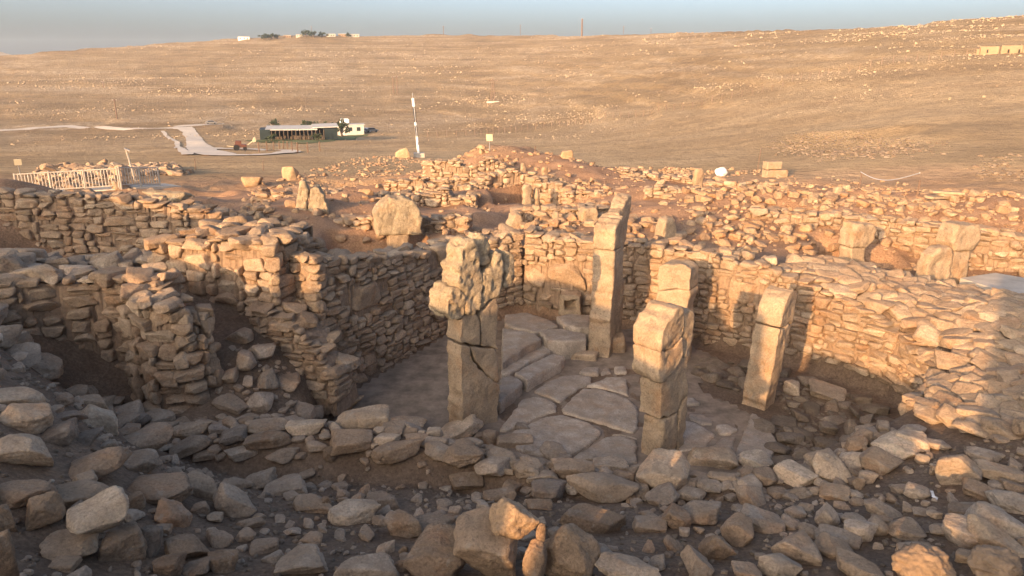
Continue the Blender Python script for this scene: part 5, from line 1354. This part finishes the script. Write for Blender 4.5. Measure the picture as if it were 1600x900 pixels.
# railing along the boarded path at far left
e = empty('railing', hit(130, 297)); tag(e, 'pale metal railing with close upright bars beside a walkway at far left', 'railing')
pa = at_y(28, 303, 38.0); pb = at_y(187, 293.5, 38.5); pc = at_y(250, 291, 40.5)
def rail_run(a, b, posts):
    base = a - e.location; d = b - a; hh = 1.0
    for z in (.12, hh): MB().tube(base + Vector((0, 0, z)), base + d + Vector((0, 0, z)), .035, None, 6).build('rail', M['steel'], e)
    for i in range(posts + 1):
        q = base + d * (i / posts); MB().tube(q - Vector((0, 0, .8)), q + Vector((0, 0, hh + .06)), .05, None, 6).build('post', M['steel'], e)
    n = int(d.length / .16); proto = None
    for i in range(1, n):
        q = base + d * (i / n)
        if proto is None: proto = MB().box((0, 0, hh / 2 + .06), (.035, .035, hh - .12)).build('bar', M['steel'], e); o = proto
        else: o = proto.copy(); COL.objects.link(o); o.parent = e
        o.location = q
rail_run(pa, pb, 3); rail_run(pb + Vector((.1, 0, .05)), pc, 2)
m = MB(); wa = pa + Vector((0, .8, -.05)); wb = pb + Vector((0, .8, -.05)); wc = pc + Vector((.3, .9, -.05))
for a_, b_ in ((wa, wb), (wb, wc)):
    d = (b_ - a_); n = Vector((-d.y, d.x, 0)).normalized() * .8
    k0 = len(m.v); m.add([a_ - n, b_ - n, b_ + n, a_ + n] + [q - Vector((0, 0, .2)) for q in (a_ - n, b_ - n, b_ + n, a_ + n)], [(0, 1, 2, 3), (7, 6, 5, 4), (0, 4, 5, 1), (1, 5, 6, 2), (2, 6, 7, 3), (3, 7, 4, 0)])
tag(m.build('walkway', M['concrete']), 'low walkway slab behind the pale railing', kind='structure')

# power poles and pylon
for px, yt, yb, lb in [(183, 157, 186, 'lone thin power pole on the plain at left'), (615, 121, 146, 'power pole, left of the close pair below the skyline'), (621, 120, 146, 'power pole, right of the close pair below the skyline'),
                       (693, 42, 54, 'faint power pole on the skyline right of the village'), (813, 40, 55, 'thin power pole on the skyline, left of the thick one'), (974, 42, 53, 'small power pole on the skyline right of the thick one'), (1017, 45, 52, 'shortest power pole on the skyline'), (487, 42, 52, 'mast standing among the village trees on the skyline'), (162, 128, 138, 'tiny power pole far up the left slope')]:
    pole(px, yt, yb, .3, lb, 'power pole', 'power_pole', 'rust', 'power poles on the hills', extra=cross(1.8))
pole(909, 32, 57, .75, 'thick dark power pole on the skyline', 'power pole', 'power_pole', 'rust', 'power poles on the hills', extra=cross(2.2, .97))
e, k = thing('pylon', 770, 160, 'slender lattice pylon on a pale concrete footing halfway up the hill', 'pylon'); h = 36 * k
for sx in (-1, 1):
    for sy in (-1, 1): MB().tube((sx * 1.2, sy * 1.2, -.5), (sx * .35, sy * .35, h), .16, .1, 5).build('leg', M['rust'], e)
m = MB()
for i in range(9):
    z0 = h * i / 9; z1 = h * (i + 1) / 9; w0 = 1.2 - .85 * i / 9; w1 = 1.2 - .85 * (i + 1) / 9
    for sy in (-1, 1): m.tube((-w0, sy * w0, z0), (w1, sy * w1, z1), .08, None, 4).tube((w0, sy * w0, z0), (-w1, sy * w1, z1), .08, None, 4)
m.build('lattice', M['rust'], e)
MB().box((0, 0, h * .92), (5, .3, .3)).build('cross_arm', M['rust'], e)
MB().box((0, 0, .2), (6.5, 4.5, .9)).build('footing', M['concrete'], e)

# wire fence climbing the slope
def fence(label, pts, n, hgt):
    W = [hit(*p) for p in pts]; o0 = W[0]; e = empty('wire_fence', o0); tag(e, label, 'fence')
    seg = [(W[i + 1] - W[i]).length for i in range(len(W) - 1)]; T = sum(seg); Q = []
    for j in range(n + 1):
        s = T * j / n; i = 0
        while i < len(seg) - 1 and s > seg[i]: s -= seg[i]; i += 1
        q = W[i].lerp(W[i + 1], min(1, s / seg[i])); q.z = gz(q.x, q.y); Q.append(q - o0)
    p0 = None
    for q in Q:
        if p0 is None: p0 = MB().tube((0, 0, -.3), (0, 0, hgt), .09, None, 5).build('post', M['rust'], e); o = p0
        else: o = p0.copy(); COL.objects.link(o); o.parent = e
        o.location = q
    m = MB()
    for z in (.5, .98):
        for a, b in zip(Q[:-1], Q[1:]): m.tube(a + Vector((0, 0, hgt * z)), b + Vector((0, 0, hgt * z)), .02, None, 4)
    m.build('wire', M['rust'], e)
fence('wire fence on thin posts climbing the slope from the centre to the right', [(668, 215), (740, 212), (820, 203), (900, 194), (980, 184), (1060, 172), (1140, 155), (1220, 137), (1290, 117), (1380, 100), (1470, 92), (1530, 86)], 62, 1.9)
fence('short wire fence by the gravel road below the low building', [(405, 238), (440, 232), (470, 240), (500, 236)], 9, 1.5)

# ruin and quarry hollow on the right slope, rocks on the hills
e, k = thing('ruined_house', 1568, 84, 'brown roofless ruined walls high on the right slope', 'ruin')
for (x, y, w, d, hh) in [(-34, 0, 5, 3, 9), (-20, 3, 26, 3, 13), (10, 5, 28, 3, 14), (30, 2, 10, 3, 12), (-2, 0, 3, 8, 10), (42, 6, 18, 3, 9)]:
    m = MB().box((x * k, y * k, hh * k / 2 - .3), (w * k, d * k, hh * k)); m.build('wall', M['ochre'], e)
for x in (-22, 6, 20): MB().box((x * k, 2.4 * k, 4 * k), (2.4 * k, 3.2 * k, 5 * k)).build('doorway', M['dark'], e)
def hillrocks(name, label, pts, sizes, mt='white', sub=2, sink=.3, seed=1):
    rs = np.random.RandomState(seed); it = []
    for p, s in zip(pts, sizes):
        R = Euler((rs.randn() * .3, rs.randn() * .3, rs.uniform(0, 6.28))).to_matrix()
        it.append((mat4(p + Vector((0, 0, s * .3 * (.5 - sink))), R, (s * rs.uniform(.9, 1.6), s, s * rs.uniform(.4, .8))), ('boulder', 'angular', 'block')[rs.randint(3)], int(rs.randint(40)), sub))
    joined(name, it, mt, None, label)
p1, s1 = annulus(1325, 228, 92, 15, 3, 1500, (.1, .38))
hillrocks('quarry_stones', 'pale stones heaped in a ring round an old quarry hollow', p1, s1, 'gravel')
p2, s2 = annulus(1600, 262, 60, 16, 4, 500, (.1, .34)); hillrocks('quarry_stones', 'pale stones of a second heap at the right edge of the slope', p2, s2, 'gravel', seed=2)
def hill_field(n, seed):
    rs = np.random.RandomState(seed); a = rs.uniform(-39, 39, n); u = rs.rand(n) ** .8
    r = np.exp(math.log(90) + u * (math.log(820) - math.log(90))); x = r * np.sin(np.radians(a)); y = r * np.cos(np.radians(a))
    z = ground(x, y); px = 800 + FPX * x / (y * CP - (z - CAM_H) * SP)
    mp_ = fbm(np.stack([x * .01, y * .014, z * .30], 1), 50, 4); m2 = fbm2(x, y, 26, 51, 3)
    right = sstep(800, 1500, px)
    pr = np.clip(.04 + 1.1 * np.clip(mp_ * 1.6 + m2 * .8 - .12 + .22 * right * (z > 2), 0, 1), 0, 1) * sstep(140, 260, r + right * 30)
    k = rs.rand(n) < pr
    s = (.22 + .75 * rs.rand(n) ** 4) * np.clip(r / 330, .5, 1.5)
    return [Vector(q) for q in np.stack([x, y, z], 1)[k]], s[k]
p3, s3 = hill_field(90000, 9); print('hill rocks', len(p3))
hillrocks('hillside_rocks', 'pale limestone rocks strewn in bands over the far hillside', p3, s3, seed=5)
# village on the skyline
e0 = None
for px, py, w, hh, lb in [(381, 61.5, 17, 4.5, 'small white house at the left end of the skyline village'), (449, 58, 11, 3.5, 'low flat house left of the village trees on the skyline'), (517, 56.5, 14, 4, 'pale house just right of the village trees'),
                          (535, 56, 12, 3.6, 'low ochre house in the middle right of the village'), (553, 57, 16, 4, 'long low house at the right end of the village'), (468, 57, 10, 3.4, 'little house beneath the big village tree')]:
    e, k = thing('village_house', px, py + 1, lb, 'house', 'houses of the skyline village'); w *= k; hh *= k
    mt = 'whitep' if px < 400 else 'ochre' if px in (535, 449) else 'concrete'
    MB().box((0, 3, hh / 2 - .5), (w, 6, hh + 1)).build('wall', M[mt], e)
    MB().box((0, 3, hh + .12), (w + .8, 6.8, .3)).build('roof', M['roof'], e)
    for q in (-.3, .05, .32): MB().box((q * w, -.06, hh * .5), (w * .1, .12, hh * .42)).build('window', M['dark'], e)
for i, (px, py, h, w, lb) in enumerate([(412, 61, 4.5, 8, 'bushy tree left of the village, first of its clump'), (424, 60.5, 5, 9, 'bushy tree left of the village, beside the first'), (433, 60, 4, 6, 'small tree at the right end of the left clump'),
        (478, 57, 6, 8, 'tall tree by the mast in the village'), (490, 57, 5.5, 10, 'broad dark tree right of the mast in the village'), (503, 57, 4.5, 8, 'tree at the right of the village clump'), (545, 57, 3.5, 6, 'small tree among the right village houses')]):
    tree(px, py + 1, h, w, lb, 'trees of the skyline village', 80 + i)
# distant blue ridge on the left
m = MB(); xs = np.linspace(-1900, -1000, 40)
V = []; F = []
for i, x in enumerate(xs):
    hh = 16 + 34 * math.exp(-((x + 1560) / 160) ** 2) + 8 * math.sin(x * .02)
    V += [(x, 2050, -40), (x, 2150, hh), (x, 2300, -40)]
for i in range(len(xs) - 1): F += [(3 * i, 3 * i + 3, 3 * i + 4, 3 * i + 1), (3 * i + 1, 3 * i + 4, 3 * i + 5, 3 * i + 2)]
tag(link('distant_hill', mesh_np('distant_hill', V, F), M['ground']), 'low grey hill on the horizon at the left edge', kind='structure')

# things lying about the far edge of the dig
def blocks(label, name, cat, loc, rz, mat, dims, bevel=.03, group=None):
    o = MB().box((0, 0, dims[2] / 2), dims, 0).build(name, mat, None, bevel); o.location = loc; o.rotation_euler = (0, 0, rz); tag(o, label, cat, group); return o
g = hit(1210, 276); k = mpp(g)
for dx, dz, w, hh, lb in [(0, -.1, 38, 14, 'lower wide squared block of the stack right of the survey pole'), (-5, 14 * k - .1, 26, 13, 'upper squared block of the stack right of the survey pole')]:
    me = cut_mesh('cut_block', [([(-w * k / 2, 0), (w * k / 2, 0), (w * k / 2, hh * k), (-w * k / 2, hh * k)], -.3, .3)], .045, .01, .015, 1, int(w))
    o = link('cut_block', me, M['pillar'], None, (g.x + dx * k, g.y, g.z + dz)); o.rotation_euler = (0, 0, .25); tag(o, lb, 'stone block')
g = hit(1126, 275); k = mpp(g)
v, f = ico(4); rr_ = 1 + .25 * fbm(v * 2.2, 5, 3) + .1 * fbm(v * 6, 6, 3)
o = link('sack', mesh_np('sack', v * rr_[:, None] * np.array([9 * k, 7 * k, 7.5 * k]), f), M['sack'], None, g + Vector((0, 0, 6 * k)))
tag(o, 'crumpled white woven sack on the rubble beside the tall stele', 'sack')
g = hit(1478, 311); k = mpp(g)
for i, (dx, dz, L_, rz, lb) in enumerate([(-2, 0, 62, .12, 'bottom plank of the small wood pile at right'), (10, .10, 54, .3, 'middle plank of the small wood pile at right'), (-6, .20, 48, -.05, 'top plank of the small wood pile at right'), (-22, .06, 40, .5, 'plank sticking out left from the small wood pile')]):
    o = MB().box((0, 0, .05), (L_ * k, .26, .07), 0, .03).build('plank', M['wood'], None, .006); o.location = g + Vector((dx * k, -.1 * i, dz)); o.rotation_euler = (0, .03, rz); tag(o, lb, 'plank', 'planks of the wood pile')
def boulder(px, yb, w, label, tone='w', kd='boulder', mt='crust', flat=.7, sd=3, asp=.8):
    g = hit(px, yb); k = mpp(g)
    o = stone('boulder', g + Vector((0, w * k * .3, w * k * asp * .36)), Euler((0, 0, .2)).to_matrix(), (w * k, w * k * flat, w * k * asp), kd, sd, mt, None, tone)
    tag(o, label, 'boulder')
boulder(628, 247, 23, 'round pale boulder just left of the white lamp post')
boulder(452, 283, 26, 'pointed yellow rock on the plain above the twin peaked pillar', 'w', 'angular', 'pillar', .5, 4, 1.0)
boulder(392, 292, 33, 'squared yellow block lying in the rubble left of the pointed rock', 'w', 'block', 'pillar', .6, 2, .55)
boulder(1322, 300, 16, 'small white boulder on the far edge of the dig at right', 'p')
boulder(253, 322, 74, 'grey outcrop of bare rock above the long shaded wall', 'g', 'rough', 'crust', .6, 2, .34)
boulder(1000, 382, 28, 'round flat disc of stone on the back wall by the split pillar', 'p', 'slab', 'crust', 1.0, 5, .35)
boulder(885, 248, 22, 'first pale boulder of the row along the field edge behind the mound', 'w', 'boulder', 'pillar', .8, 6, .7)
# pale lime floor patch at right
p = [at_z(*q, .95) for q in ((1500, 438), (1555, 430), (1680, 452), (1690, 480), (1570, 460))]; c = sum(p, Vector()) / 5
o = MB().add([(q.x - c.x, q.y - c.y, .06) for q in p] + [(q.x - c.x, q.y - c.y, -.3) for q in p], [(0, 1, 2, 3, 4)] + [(i, (i + 1) % 5, (i + 1) % 5 + 5, i + 5) for i in range(5)]).build('lime_floor', M['slabfloor'])
o.location = (c.x, c.y, max(q.z for q in p)); tag(o, 'smooth pale grey floor patch of the second court at right', kind='structure')
print('wall stones', WALLN[0], 'objects', len(COL.objects))

# ---------------------------------------------------------------- dusty evening air
m = bpy.data.materials.new('dusty_air'); m.use_nodes = True; nt = m.node_tree
for n in list(nt.nodes):
    if n.type != 'OUTPUT_MATERIAL': nt.nodes.remove(n)
pv = nt.nodes.new('ShaderNodeVolumePrincipled')
pv.inputs['Density'].default_value = 0.00015
pv.inputs['Color'].default_value = (.70, .83, 1.0, 1)
nt.links.new(pv.outputs[0], nt.nodes['Material Output'].inputs['Volume'])
o = MB().box((0, 0, 20), (6300, 6300, 130)).build('haze', m)
tag(o, 'thin dusty evening air over the plain', kind='stuff')
